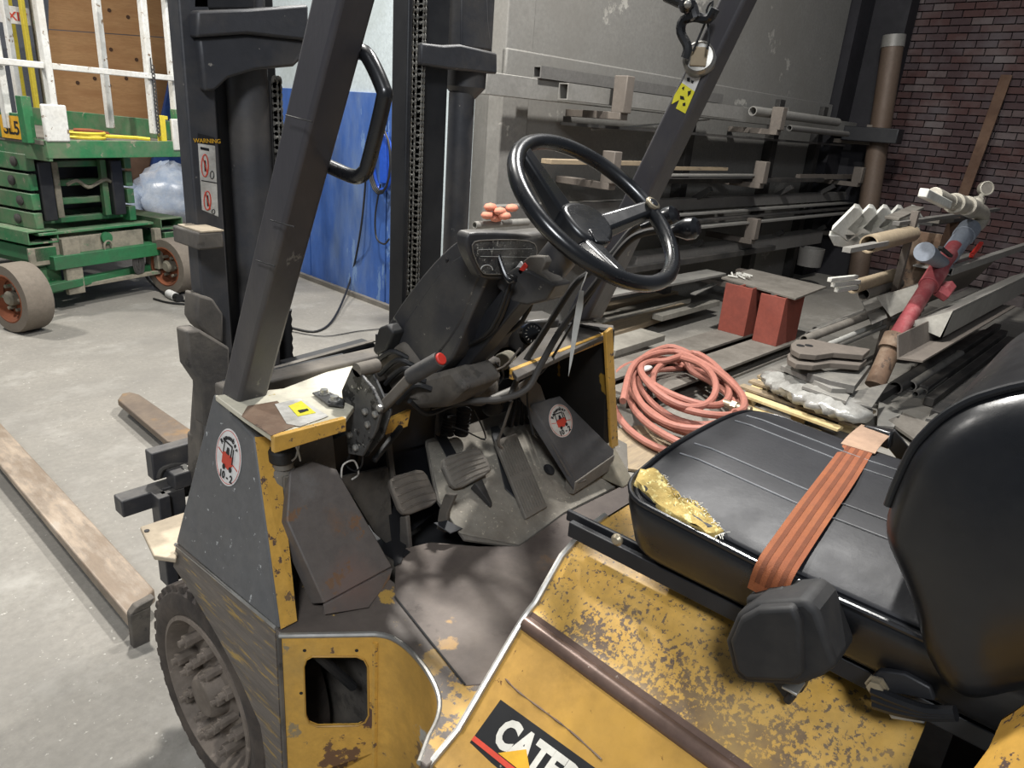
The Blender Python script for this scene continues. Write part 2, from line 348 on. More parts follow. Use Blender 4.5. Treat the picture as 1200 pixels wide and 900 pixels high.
# white and blue wall running away behind the mast (plane a=0)
b = B(); b.bbox(.1, 2.5, 2.35, .2, 4.8, 4.7); wl = struct(b.build('wall_left', M['white_wall']))
k0 = 0
for i, (b0, b1) in enumerate(((.66, 1.22), (1.23, 2.42), (2.43, 3.62), (3.63, 4.82))):
    b = B(); b.bbox(-.010, (b0+b1)/2, .86, .03, b1-b0-.012, 1.72); b.build('blue_panel', M['blue_wall'], wl, bevel=.003)
b = B(); b.bbox(-.04, 2.5, .02, .05, 4.7, .04); b.build('kerb', M['dust'], wl)
# grey concrete wall behind the steel rack
b = B(); b.bbox(2.75, .12, 2.35, 5.5, .24, 4.7); wb = struct(b.build('wall_back', M['conc']))
b = B(); b.bbox(2.75, -.02, 1.93, 5.5, .05, .22); b.build('ledge', M['conc'], wb, bevel=.01)
b = B(); b.bbox(.13, -.01, 2.3, .26, .05, 4.6); b.build('pilaster', M['conc'], wb, bevel=.01)
# dark steel columns in the corner
b = B(); b.bbox(5.75, .05, 2.35, .42, .3, 4.7); struct(b.build('trim_1', M['concdk']))
b = B(); b.bbox(6.1, -.25, 2.35, .3, .5, 4.7); struct(b.build('trim_2', M['concdk']))
# brick wall (plane a = 6.25, facing -a)
BW = 6.25
b = B(); b.bbox(BW+.12, -3.4, 2.35, .2, 6.6, 4.7); wr = struct(b.build('wall_right', M['mortar']))
bricks = []
rows = [(r, r*.078) for r in range(2, 50)]
for r, z in rows:
    for c in range(0, 26):
        bb = -.12-.215*c-(.107 if r % 2 else 0)
        p = bp(BW, bb, z+.035)
        cc = ROT.transposed() @ (p-CAM)
        u, v_ = 600+FOC*cc.x/-cc.z, 450-FOC*cc.y/-cc.z
        vis = 1018 < u < 1215 and -8 < v_ < 232
        bricks.append((vis, abs(u-1130)+abs(v_-110)*.8, p, r, c))
bricks.sort(key=lambda t: (not t[0], t[1]))
bm0 = {}
rest = {k: B() for k in 'ABC'}
for i, (vis, d, p, r, c) in enumerate(bricks):
    kx = random.choice('AABBBC'); off = E1*random.uniform(-.004, .006)
    if i < 300 and vis:
        if kx not in bm0:
            t = B(); t.box((0, 0, 0), (.05, .203, .066), (E1, E2, ZZ)); o = t.build('brick', M['brick'+kx], wr); o.location = p+off-WL[wr.name]; bm0[kx] = o
        else:
            o = bm0[kx].copy(); C.objects.link(o); o.location = p+off-WL[wr.name]
    else: rest[kx].box(p+off, (.05, .203, .066), (E1, E2, ZZ))
for kx, t in rest.items():
    o = t.build('brickwork', M['brick'+kx], wr); o['kind'] = 'stuff'
# far partition behind the scissor lift
b = B(); b.box((2.0, 12.2, 2.35), (9, .15, 4.7)); struct(b.build('wall_front', M['grey_metal']))

# ================================================================ FORKLIFT
FK = thing('forklift', 'worn yellow and grey forklift with black vinyl seat, overhead guard posts and mast', 'forklift', (1.085, .9, 0))
def part(bd, name, m, bevel=0, parent=None, **k): return bd.build(name, M[m] if isinstance(m, str) else m, parent or FK, bevel=bevel, **k)

# --- chassis side skirt with wheel arch
X0 = .57
sk = [at(u, v, x=X0) for u, v in ((206, 638), (203, 664), (228, 700), (256, 748), (281, 796), (305, 850), (313, 900))]
arch = sk[-1]
c0y, r0 = 1.352, .30
pts = sk[:]
for a in range(-10, -80, -20): pts.append(V((X0, c0y-r0*math.cos(a*D2R), .27+r0*math.sin(a*D2R)*.6)))
yr = at(322, 738, x=X0).y
pts = sk+[V((X0, 1.075, .30)), V((X0, 1.08, .14)), V((X0, yr, .14)), V((X0, yr, .672))]
b = B(); b.prism(pts, (.02, 0, 0)); part(b, 'side_skirt', 'skirt', .003)
b = B(); b.tube([at(206, 638, x=X0+.004), V((X0+.004, yr, .672))], .005, 6); part(b, 'weld_seam', 'bright')
# lower chassis behind the wheel
b = B(); b.prism([(.59, 1.0, .655), (.59, 1.40, .645), (.75, 1.40, .64), (.75, 1.0, .655)], (0, 0, -.02)); part(b, 'wheel_arch_top', 'deck')
b = B(); b.box((.86, 1.3, .36), (.16, .72, .5)); part(b, 'axle_housing', 'dustdk', .01)
b = B(); b.prism([(1.58, 1.68, .66), (1.58, 1.0, .68), (1.58, -.9, .68), (1.58, -.9, .15), (1.58, 1.0, .15), (1.58, 1.68, .45)], (.02, 0, 0)); part(b, 'side_skirt', 'skirt', .003)
b = B(); b.box((1.09, -.15, .38), (.86, 1.5, .42)); part(b, 'chassis', 'dustdk', .01)

# --- left cowl side panel (wedge) with yellow rear pillar face
def cowl_side(P, inner, name, mt, pil):
    b = B(); b.hexa(P+inner); part(b, name, mt, .004)
A0, A1, A2, A3 = at(206, 636, x=X0+.002), V((X0+.002, 1.0, .676)), at(297, 512, x=.632), at(250, 462, x=.64)
in2 = at(324, 511, y=A2.y); in1 = at(346, 698, y=1.0); in1.z = .676
I0 = A0+V((.075, 0, 0)); I3 = A3+V((.07, 0, 0))
LP = B(); LP.hexa([A0, A1, A2, A3, I0, in1, in2, I3]); part(LP, 'side_panel', 'greypan', .004)
b = B(); e = V((0, -.003, 0)); b.prism([A1+V((.004, 0, 0))+e, in1+e, in2+e, A2+V((.002, 0, 0))+e], (0, .002, 0)); part(b, 'pillar_edge', 'yel')
# right cowl side panel
R0, R1, R2, R3 = V((1.602, 1.45, .66)), V((1.602, .955, .70)), V((1.575, .975, 1.10)), V((1.55, 1.30, 1.07))
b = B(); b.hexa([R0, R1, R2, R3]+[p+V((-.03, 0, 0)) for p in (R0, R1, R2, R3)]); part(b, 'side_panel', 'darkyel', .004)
b = B(); b.prism([at(718, 384, y=.955), at(725, 522, y=.94), at(717, 526, y=.94), at(710, 390, y=.955)], (0, .01, 0)); part(b, 'pillar_edge', 'yel', .002)
# right toe of the pillar, dusty
b = B(); b.hexa([(1.55, .87, .672), (1.61, .87, .672), (1.61, 1.0, .672), (1.55, 1.0, .672), (1.56, .95, .76), (1.6, .95, .77), (1.6, 1.0, .77), (1.56, 1.0, .76)]); part(b, 'pillar_foot', 'mud', .006)
# dash box behind the right panel (deep black wall)
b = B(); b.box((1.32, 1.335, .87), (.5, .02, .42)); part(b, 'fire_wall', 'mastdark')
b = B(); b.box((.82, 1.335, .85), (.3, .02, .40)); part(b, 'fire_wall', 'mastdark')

# --- cowl top, left (cream with yellow lip) and right
zt = 1.045
TL = [at(285, 488, z=zt), at(320, 512, z=zt), at(405, 490, z=zt), at(440, 440, z=zt), at(428, 418, z=zt), at(332, 455, z=zt), at(252, 463, z=zt)]
b = B(); b.prism(TL, (0, 0, -.012)); part(b, 'cowl_top', 'cream', .002)
b = B(); b.prism([TL[1]+V((0, -.002, .001)), TL[2]+V((0, -.002, .001)), TL[2]+V((0, -.002, -.027)), TL[1]+V((0, -.002, -.032))], (0, .012, 0)); part(b, 'cowl_lip', 'yel', .002)
b = B(); b.prism([at(u, v, z=zt+.001) for u, v in ((283, 488), (318, 511), (352, 497), (325, 470), (290, 476))], (0, 0, .0006)); part(b, 'worn_patch', 'rustst')
b = B(); b.prism([at(u, v, z=zt+.0015) for u, v in ((336, 497), (352, 500), (385, 488), (352, 467), (322, 474))], (0, 0, .001)); part(b, 'label_sheet', 'whitedirty')
st = b = B(); b.prism([at(u, v, z=zt+.0028) for u, v in ((338, 476), (349, 488), (370, 484), (353, 470))], (0, 0, .0008)); part(b, 'caution_sticker', 'yelstk')
b = B(); b.prism([at(u, v, z=zt+.004) for u, v in ((349, 481), (352, 484), (362, 481), (360, 479))], (0, 0, .0006)); part(b, 'caution_print', 'ink')
TR = [at(u, v, z=1.09) for u, v in ((596, 428), (606, 442), (719, 388), (719, 381), (690, 378), (640, 385))]
b = B(); b.prism(TR, (0, 0, -.012)); part(b, 'cowl_top', 'dustdk', .002)
q0, q1 = at(600, 434, z=1.09), at(719, 387, z=1.09)
b = B(); b.prism([q0+V((0, -.004, .002)), q1+V((0, -.004, .002)), q1+V((0, -.004, -.022)), q0+V((0, -.004, -.022))], (0, .012, 0)); part(b, 'cowl_lip', 'yel', .002)
b = B(); b.box((1.12, 1.30, 1.02), (.95, .06, .07)); part(b, 'cowl_crossmember', 'dustdk', .005)
# cream plate and light bracket ahead of the left wheel
PL = [at(u, v, z=.64) for u, v in ((164, 617), (180, 651), (206, 655), (222, 598))]
b = B(); b.prism(PL, (0, 0, -.012)); part(b, 'bumper_plate', 'creamplate', .003)
b = B(); b.lathe(at(172, 622, z=.641), ZZ, [(.006, 0), (.006, .001)], 10); part(b, 'bolt_hole', 'ink')
pc = at(190, 665, z=.55)
b = B(); b.box((.66, 1.70, .50), (.03, .05, .27)); b.box((.69, 1.70, .5), (.06, .02, .27)); part(b, 'bumper_strut', 'black', .003)

# --- overhead guard legs
def leg(base, top, xb, xt, name, ext=.35, hid=None):
    bs = [at(*base[0], x=xb), at(*base[1], x=xb)]; tp = [at(*top[0], x=xt), at(*top[1], x=xt)]
    bs.append(at(*base[2], y=bs[1].y)); tp.append(at(*top[2], y=tp[1].y))
    bs.append(bs[0]+(bs[2]-bs[1])); tp.append(tp[0]+(tp[2]-tp[1]))
    tp = [q+(q-p)*ext for p, q in zip(bs, tp)]
    b = B(); b.hexa(bs+tp); return part(b, name, 'guard', .008, segs=3), bs, tp
lg1, b1, t1 = leg([(255, 475), (277, 482), (312, 472)], [(363, 0), (399, 0), (442, 0)], .64, .66, 'guard_post')
lg2, b2, t2 = leg([(659, 378), (687, 376), (706, 374)], [(841, 0), (873, 0), (889, 0)], 1.5, 1.5, 'guard_post')
for (a_, c_) in (((300, 305), (322, 312)), ((317, 258), (345, 266)), ((335, 135), (366, 143))):
    b = B(); b.tube([at(a_[0], a_[1], x=.6395), at(c_[0], c_[1], x=.6395)], .0012, 5); part(b, 'weld_line', 'rubberblk', parent=lg1)
# grab handle
b = B(); b.tube(smooth_path([at(u, v, x=.73) for u, v in ((418, 60), (431, 66), (449, 104), (449, 120), (432, 190), (426, 203), (415, 207), (390, 197), (375, 190))], 5), .0120, 12); part(b, 'grab_handle', 'gloss')
# round lamp, bracket and stickers on the right post
pl = onpl(820, 70, b2[0], (1, .0, 0))
b = B(); ax = V((-.9, -.35, .25)); b.lathe(pl, ax, [(.0, -.03), (.031, -.03), (.035, -.02), (.035, .012), (.030, .018), (.028, .016), (.0, .018)], 28); lp = part(b, 'side_lamp', 'bright')
b = B(); b.box(pl+ax.normalized()*.0175, (.034, .040, .005), (V((.35, -.9, 0)).normalized(), V((.25, .1, .96)).normalized(), ax.normalized())); part(b, 'lamp_lens', 'tubec', .004, parent=lp)
b = B(); b.tube(smooth_path([at(u, v, x=1.46) for u, v in ((803, 68), (806, 55), (798, 38), (801, 24), (815, 20), (830, 22), (838, 10))], 3), .010, 8)
b.tube([at(u, v, x=1.45) for u, v in ((815, 22), (812, 8), (795, 2), (780, -5))], .011, 8); b.ball(at(805, 5, x=1.44), .018, 10); part(b, 'mirror_bracket', 'gloss')
b = B(); b.ball(at(806, 5, x=1.42), .008, 8); part(b, 'bracket_bolt', 'bright')
b = B(); b.tube(smooth_path([at(u, v, x=1.47) for u, v in ((829, 58), (831, 40), (828, 12), (835, 5), (812, 60))], 4), .0025, 6); part(b, 'wire', 'cable')
XS = 1.4985
def stick(poly, name, m, dx=0, par=lg2): bb = B(); bb.prism([at(u, v, x=XS-dx) for u, v in poly], (.0008, 0, 0)); part(bb, name, m, parent=par)
stick([(806, 82), (821, 90), (814, 107), (799, 97)], 'white_sticker', 'white')
stick([(799, 97), (814, 107), (803, 133), (792, 127), (796, 117), (787, 122), (790, 112)], 'yellow_sticker', 'yelstk')
for poly in ([(805, 91), (808, 91), (808, 96), (805, 95)], [(810, 94), (813, 95), (812, 98), (810, 97)], [(797, 112), (801, 113), (802, 117), (797, 116)], [(806, 107), (810, 106), (809, 110), (806, 113)], [(799, 103), (802, 101), (801, 106)], [(800, 121), (803, 120), (803, 124), (800, 124)]):
    stick(poly, 'sticker_print', 'ink', .001)

# --- mast
YM = 1.50
def vpx(u0, u1, name, m, z0, z1, y, d, bev=.004):
    a = at(u0, 250, y=y); c = at(u1, 250, y=y); bb = B(); bb.box(((a.x+c.x)/2, y+d/2, (z0+z1)/2), (c.x-a.x, d, z1-z0)); return part(bb, name, m, bev)
rl = vpx(229, 262, 'mast_rail', 'mast', .12, 2.3, YM, .05)
vpx(262, 279, 'mast_channel', 'mastdark', .2, 2.3, YM+.07, .1)
def cylx(u, y, r, z0, z1, name='lift_cylinder', m='mast'):
    a = at(u, 250, y=y); bb = B(); bb.lathe((a.x, y, z0), ZZ, [(r*.8, 0), (r, .01), (r, z1-z0)], 24); return part(bb, name, m)
cylx(297, YM+.06, .045, .3, 1.95)
cylx(535, YM+.06, .037, .3, 1.66)
vpx(318, 330, 'mast_channel', 'mastdark', .3, 2.3, YM+.1, .08)
vpx(474, 479, 'mast_rail', 'mastdark', .12, 2.3, YM-.03, .06)
vpx(479, 519, 'mast_rail', 'mastdark', .12, 2.3, YM+.035, .05)
vpx(556, 566, 'mast_rail', 'mast', 1.75, 2.3, YM+.06, .1)
# crossmember / collar, left
def yprism(poly, y, d, name, m, bev=.006):
    bb = B(); bb.prism([at(u, v, y=y) for u, v in poly], (0, d, 0)); return part(bb, name, m, bev)
b = B(); b.prism([at(u, v, y=YM-.03) for u, v in ((231, 12), (290, 10), (362, 5), (362, 48), (290, 40), (231, 44))], (0, .06, 0)); part(b, 'mast_crossmember', 'mast', .006)
yprism([(233, 44), (290, 40), (362, 48), (362, 62), (345, 78), (300, 82), (268, 92), (252, 107), (240, 107)], YM-.02, .05, 'mast_gusset', 'mast')
yprism([(225, -40), (300, -40), (300, 12), (225, 12)], YM, .05, 'mast_upper_beam', 'mastdark')
yprism([(494, 50), (520, 53), (540, 52), (583, 62), (583, 87), (520, 80), (494, 76)], YM-.01, .05, 'cylinder_clamp', 'mast')
yprism([(541, -30), (571, -30), (573, 25), (577, 60), (541, 55)], YM+.03, .1, 'mast_upper_post', 'mast')
b = B(); a = at(545, 100, y=YM+.06); b.lathe((a.x, YM+.06, a.z-.035), ZZ, [(.03, 0), (.058, .03), (.06, .085)], 20); part(b, 'cylinder_collar', 'mast')
# chains made of links
def chain(u, y, v0, v1, name='lift_chain', m='chain', w=1.0):
    ch = B(); a = at(u, v0, y=y); c = at(u, v1, y=y); x = a.x; p = .030
    ch.box((x, y+.018, (a.z+c.z)/2), (.012*w, .006, abs(a.z-c.z))); cho = part(ch, name, 'mastdark')
    z = a.z; first = None; i = 0
    while z > c.z:
        if first is None:
            l = B()
            for s in (-1, 1):
                l.lathe((x+s*.006*w, y-.001, z), (1, 0, 0), [(.0122, -.0014), (.0122, .0014)], 12)
                l.lathe((x+s*.006*w, y-.001, z-p*.5), (1, 0, 0), [(.0122, -.0014), (.0122, .0014)], 12)
                l.box((x+s*.006*w, y-.001, z-p*.25), (.0028, .014, p*.5))
            l.cyl((x-.011*w, y-.002, z), (x+.011*w, y-.002, z), .004, 8)
            first = l.build('chain_link', M[m], cho); fl0 = first.location.copy()
        else:
            o = first.copy(); C.objects.link(o); o.location = fl0-V((0, 0, i*p))
        z -= p; i += 1
    return cho
chain(484, YM-.005, -4, 345)
chain(495, YM+.015, -4, 345, 'lift_chain', 'chain', .6)
chain(324, YM+.05, 95, 200, 'lift_chain', 'chain', .8)
# warning decal on the left rail
ym = YM-.001
def ystick(poly, name, m, y, par=rl, d=.0008): bb = B(); bb.prism([at(u, v, y=y) for u, v in poly], (0, d, 0)); return part(bb, name, m, parent=par)
ystick([(232, 156), (251, 161), (252, 171), (232, 167)], 'warning_header', 'ink', ym)
ystick([(232, 168), (252, 171), (256, 254), (237, 246)], 'warning_label', 'whitedirty', ym)
def ring(cx, cy, rx, ry, r, name, m, y, par=rl, n=18):
    bb = B(); bb.tube([at(cx+rx*math.cos(t*2*math.pi/n), cy+ry*math.sin(t*2*math.pi/n), y=y) for t in range(n)], r, 4, closed=True); part(bb, name, m, parent=par)
for cy, sx in ((194, 0), (235, 3)):
    ring(240+sx, cy, 4, 13 if cy < 200 else 11, .0012, 'prohibition_ring', 'redink', ym-.0008)
    ystick([(237+sx, cy-10), (238+sx, cy-10), (244+sx, cy+10), (243+sx, cy+11)], 'prohibition_bar', 'redink', ym-.001)
    ystick([(239+sx, cy-6), (241+sx, cy-6), (242+sx, cy+6), (240+sx, cy+7)], 'figure_print', 'ink', ym-.0009)
ring(248.5, 205, 2.2, 4.5, .0008, 'wheel_print', 'ink', ym-.0008); ring(250, 248, 1.8, 2.8, .0008, 'wheel_print', 'ink', ym-.0008)
ystick([(235, 172), (245, 174), (245, 177), (235, 175)], 'figure_print', 'ink', ym-.0009)
ystick([(236, 211), (254, 214), (254, 215), (236, 212)], 'divider_line', 'ink', ym-.0009)
text('warning_text', 'WARNING', M['decalyel'], rl, at(243, 167.5, y=ym-.001), (1, 0, 0), (0, 0, 1), .012)
# bracket stubs on the left rail
c = at(240, 280, y=YM-.05)
b = B(); b.box((c.x, YM-.02, c.z), (.055, .11, .035)); part(b, 'rail_bracket', 'dustdk', .004)
b = B(); b.box((c.x+.005, YM-.025, c.z+.019), (.05, .1, .004)); part(b, 'bracket_top', 'creamplate', .001)
# carriage hooks (two stepped lugs) and shank at lower mast
yprism([(231, 345), (250, 350), (262, 368), (262, 404), (250, 398), (236, 385), (230, 375)], YM-.02, .06, 'carriage_lug', 'dustdk')
yprism([(218, 388), (234, 386), (270, 408), (268, 500), (240, 500), (237, 452), (222, 430)], YM-.05, .05, 'carriage_lug', 'dustdk')
b = B(); b.prism([at(u, v, y=1.62) for u, v in ((240, 440), (268, 440), (262, 560), (232, 560))], (0, .06, 0)); part(b, 'fork_shank', 'dustdk', .004)
yprism([(225, 510), (246, 497), (246, 560), (232, 575), (226, 545)], 1.66, .03, 'carriage_lug', 'dustdk')
b = B(); b.tube([at(306, 402+dx*.1, y=1.58)+V((0, 0, -dx*.004)) for dx in range(0, 30, 3)], .018, 8); 
a = at(331, 400, y=1.62)
b = B(); b.lathe((a.x, 1.6, a.z-.13), ZZ, [(.014+.003*(i % 2), i*.013) for i in range(18)], 12); part(b, 'rubber_bellows', 'rubberblk')
# dark beam behind the cowl top
b = B(); p, q = at(300, 442, y=1.53), at(440, 398, y=1.53)
b.prism([at(270, 462, y=1.50), at(440, 424, y=1.50), at(440, 402, y=1.50), at(296, 442, y=1.50)], (0, .06, 0)); part(b, 'mast_lower_beam', 'mastdark', .004)
b = B(); b.prism([at(296, 441, y=1.50), at(440, 401, y=1.50), at(440, 401, y=1.50)+V((0, .015, 0)), at(296, 441, y=1.50)+V((0, .015, 0))], (0, 0, .004)); part(b, 'beam_top_edge', 'dust')
# carriage bars poking out on the left
def ybar(x0, x1, y, z, d, h, m='black'):
    bb = B(); bb.box(((x0+x1)/2, y, z), (x1-x0, d, h)); return bb
p1 = at(136, 592, y=1.72)
p1 = at(142, 588, y=1.72); b = ybar(p1.x, 1.55, 1.72+.025, p1.z-.024, .05, .048); part(b, 'carriage_bar', 'black', .004)
p2 = at(171, 540, y=1.72)
p2 = at(177, 532, y=1.74); b = ybar(p2.x, 1.55, 1.74+.02, p2.z-.04, .04, .08); part(b, 'carriage_bar', 'black', .004)
b = ybar(p2.x+.03, p2.x+.3, 1.715, p2.z-.075, .05, .045); part(b, 'fork_latch', 'black', .004)
b = B(); b.tube(smooth_path([at(u, v, y=1.74) for u, v in ((186, 560), (190, 550), (205, 545), (222, 545))], 4), .007, 8); part(b, 'hose', 'steeldk')
b = B(); b.cyl(at(210, 553, y=1.72), at(226, 547, y=1.72), .010, 10); b.cyl(at(214, 551, y=1.715), at(219, 549, y=1.715), .015, 6); part(b, 'hose_fitting', 'bright')
# forks
def fork(pts, th, m, name='fork'):
    bb = B(); T = [at(u, v, z=th) for u, v in pts]; n = len(T)
    bb.prism(T, (0, 0, -.04)); return part(bb, name, m, .006)
# near fork: left edge (0,548)->(150,722), right edge (5,498)->(182,682)
f1 = [at(150, 722, z=.09), at(182, 690, z=.09)]
dirn = V((0.02, 1, 0)).normalized()
fa, fb = at(150, 722, z=.09), at(181, 690, z=.09)
la, lb = at(-60, 480, z=.09), at(-60, 428, z=.09)
b = B(); xa = (fa.x+at(0, 548, z=.09).x)/2; xb2 = (fb.x+at(5, 498, z=.09).x)/2
print('FORK1', fa, fb, at(0, 548, z=.09), at(5, 498, z=.09))
A_, B_ = at(0, 545, z=.09), at(4, 499, z=.09)
b.hexa([fa+V((0, 0, -.05)), fb+V((0, 0, -.05)), B_+(B_-fb)*.35+V((0, 0, -.02)), A_+(A_-fa)*.35+V((0, 0, -.02)), fa, fb, B_+(B_-fb)*.35, A_+(A_-fa)*.35])
part(b, 'fork', 'forkst', .006)
F2 = [at(u, v, z=.09) for u, v in ((138, 468), (143, 461), (152, 459), (163, 462), (226, 505), (226, 520), (196, 517))]
print('FORK2', F2)
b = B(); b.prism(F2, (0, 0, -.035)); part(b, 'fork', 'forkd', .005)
b = B(); b.prism([at(u, v, y=1.95) for u, v in ((153, 722), (177, 711), (176, 757), (158, 769))], (0, .03, 0)); part(b, 'fork_heel_plate', 'dustdk', .003)
b = B(); b.prism([at(u, v, y=1.95) for u, v in ((153, 722), (177, 711), (182, 700), (160, 712))], (0, .03, 0)); part(b, 'heel_plate_top', 'dustdk', .003)
# decals (10-2) builder
def decal(o, ex, ey, n, w, h, par, white='white'):
    o = V(o); ex = V(ex).normalized(); ey = V(ey).normalized(); n = V(n).normalized()
    def L(x, y, k=0): return o+ex*x*w/2+ey*y*h/2+n*(.0006+k*.0007)
    def pp(pts, name, m, k=1): bb = B(); bb.prism([L(x, y, k) for x, y in pts], n*.0005); return bb.build(name, M[m], par)
    bb = B(); bb.prism([L(math.cos(t*math.pi/18), math.sin(t*math.pi/18)) for t in range(36)], n*.0006); d = bb.build('round_sticker', M[white], par)
    bb = B(); bb.tube([L(.93*math.cos(t*math.pi/18), .93*math.sin(t*math.pi/18), 1) for t in range(36)], .0007, 4, closed=True); bb.build('sticker_rim', M['redink'], par)
    pp([(-.42, -.28), (.1, -.42), (.42, -.2), (.38, .08), (-.1, .16), (-.42, .12)], 'truck_print', 'redink', 2)
    for x, y in ((-.2, -.38), (.3, -.36)): pp([(x+.11*math.cos(t), y+.1*math.sin(t)) for t in [k*math.pi/5 for k in range(10)]], 'wheel_print', 'ink', 3)
    for q in ([(-.4, .1), (-.34, .1), (-.3, .5), (-.36, .52)], [(-.36, .5), (.3, .42), (.3, .48), (-.36, .56)], [(.2, .05), (.27, .05), (.3, .45), (.24, .45)], [(.36, -.15), (.42, -.15), (.42, .38), (.36, .4)], [(-.15, .12), (.1, .1), (.05, .34), (-.08, .36)]): pp(q, 'cab_print', 'ink', 3)
    pp([(-.82, .16), (-.46, .04), (-.46, .0), (-.82, .12)], 'red_line', 'redink', 1); pp([(.42, -.14), (.8, -.24), (.8, -.28), (.42, -.18)], 'red_line', 'redink', 1)
    s = 'Remember'
    for i, ch in enumerate(s):
        a = (90+52-104*i/(len(s)-1))*D2R; t = V((math.sin(a), -math.cos(a), 0))
        exx = ex*math.sin(a)-ey*math.cos(a); eyy = ex*math.cos(a)+ey*math.sin(a)
        text('sticker_letter', ch, M['ink'], par, L(.66*math.cos(a), .62*math.sin(a), 2), exx, (eyy-exx*(eyy.dot(exx)/exx.length_squared)), w*.145, .0003, bold=.0005)
    text('sticker_number', '10 - 2', M['ink'], par, L(.0, -.8, 2), ex, ey, w*.22, .0003, bold=.0007)
nl = (A1-A0).cross(A3-A0).normalized()
if nl.x > 0: nl = -nl
dc = onpl(268, 536, A0, nl)
exl = (V((0, -1, 0))-nl*nl.dot(V((0, -1, 0)))).normalized(); eyl = nl.cross(exl)
if eyl.z < 0: eyl = -eyl
decal(dc, exl, eyl, nl, .098, .118, FK)

# --- tyre, rim, hub
def wheel(x, y, z, s):
    r = .27; w = .17
    prof = [(.19, .0), (.205, -.006), (.235, -.012), (.255, -.006), (.268, .01), (.27, .03), (.27, w-.03), (.262, w-.008), (.2, w)]
    bb = B(); bb.lathe((x, y, z), (1, 0, 0), prof, 64, cap=(False, False))
    for k in range(40):
        a = 2*math.pi*k/40; c = V((x+.022, y+math.cos(a)*.262, z+math.sin(a)*.262)); rad = V((0, math.cos(a), math.sin(a))); tn = V((0, -math.sin(a), math.cos(a)))
        bb.box(c, (.05, .024, .026), (V((1, 0, 0)), tn, rad))
    ty = part(bb, 'tyre', 'tyre', .003)
    bb = B(); bb.lathe((x, y, z), (1, 0, 0), [(.202, .01), (.200, -.008), (.190, -.01), (.185, 0), (.180, .010), (.172, .034), (.160, .040), (.13, .040), (.105, .034), (.085, .024), (0, .024)], 64, cap=(False, False)); rm = part(bb, 'rim', 'rim')
    bb = B(); bb.lathe((x, y, z), (1, 0, 0), [(0, -.018), (.046, -.016), (.052, -.010), (.056, .002), (.060, .03)], 32); part(bb, 'hub', 'rim', .001)
    def bolts(n, R, rr, h0, h1, name, off=0):
        first = None
        for k in range(n):
            a = 2*math.pi*k/n+off; c = V((x, y+math.cos(a)*R, z+math.sin(a)*R))
            if first is None:
                q = B(); q.lathe(c, (1, 0, 0), [(rr*.55, h0-.012), (rr*.55, h0), (rr, h0), (rr, h0+.014), (rr*.95, h0+.016), (rr*.95, h1)], 7); first = part(q, name, 'rim', .001, parent=rm); loc0 = first.location.copy(); c0 = c
            else:
                o = first.copy(); C.objects.link(o); o.location = loc0+(c-c0)
    bolts(8, .135, .0165, -.010, .042, 'wheel_nut', .15)
    bolts(8, .082, .0135, -.014, .030, 'hub_bolt', .3)
    return ty
wheel(X0+.012, 1.352, .27, 1)
# --- deck with step cut-out, step well
ZD = .67
cut = [at(u, v, z=ZD) for u, v in ((440, 741), (456, 744), (472, 753), (488, 768), (501, 785), (511, 803), (516, 822), (513, 842), (503, 862))]
cut = smooth_path(cut, 3)
y1 = cut[0].y+.0; 
c0 = V((X0, .995, ZD)); 
flat = [c0, V((cut[0].x, cut[0].y, ZD))]
hoodf = .585
out = [c0]+cut+[V((.568, .60, ZD)), V((.568, .585, ZD)), V((.80, .585, ZD)), V((.80, .68, ZD)), V((.83, 1.0, ZD)), V((.83, 1.30, ZD)), V((.60, 1.30, ZD)), V((.575, 1.05, ZD))]
b = B(); b.prism(out, (0, 0, -.014)); part(b, 'deck', 'deck', .003)
b = B(); b.tube([c0+V((0, 0, -.004))]+[p+V((0, 0, -.004)) for p in cut]+[V((.568, .60, ZD-.004))], .0055, 8); part(b, 'deck_lip', 'bright')
# curved wall of the step well
wallp = [p for p in cut]
b = B(); n = len(wallp); H = -.40
vs = [p+V((0, 0, -.006)) for p in wallp]+[p+V((0, 0, H)) for p in wallp]+[p+V((.006, .006, -.006)) for p in wallp]+[p+V((.006, .006, H)) for p in wallp]
fs = [(i, i+1, n+i+1, n+i) for i in range(n-1)]+[(2*n+i+1, 2*n+i, 3*n+i, 3*n+i+1) for i in range(n-1)]
b.add(vs, fs); 
M['stepw'] = mat('step_well_paint', YEL, .5, wear='6a4a22', amt=.12, wscale=22, dirt='9a7a3c', damt=.3, bump=.08,
   patches=[(cut[12]+V((0, 0, -.17)), .055, 'aeb4b4', .6), (cut[12]+V((0, 0, -.25)), .08, '5d4a40', .9)])
part(b, 'step_well_wall', M['stepw'])
# flat yellow panel with rounded rectangular hole
P0 = c0+V((0, 0, -.004)); PX = V((cut[0].x-c0.x, cut[0].y-c0.y, 0)); PL_ = PX.length; PX.normalize(); PN = V((PX.y, -PX.x, 0))
if PN.y > 0: PN = -PN
def pp2(u, v): return onpl(u, v, P0, PN)
hole = [(366, 769), (418, 769), (427, 773), (431, 781), (432, 838), (428, 846), (419, 850), (372, 851), (362, 847), (358, 838), (356, 781), (359, 773)]
hp = [pp2(*q) for q in hole]
Wd = P0+PX*PL_
outer = []
cx = sum((p for p in hp), V((0, 0, 0)))/len(hp)
zt_, zb_ = P0.z, P0.z-.42
for p in hp:
    d = p-cx; dx = d.dot(PX); dz = d.z; ox = (cx-P0).dot(PX); ts = []
    if dx > 1e-6: ts.append((PL_-ox)/dx)
    if dx < -1e-6: ts.append(-ox/dx)
    if dz > 1e-6: ts.append((zt_-cx.z)/dz)
    if dz < -1e-6: ts.append((zb_-cx.z)/dz)
    t = min(ts); outer.append(P0+PX*(ox+dx*t)+ZZ*(cx.z+dz*t-P0.z))
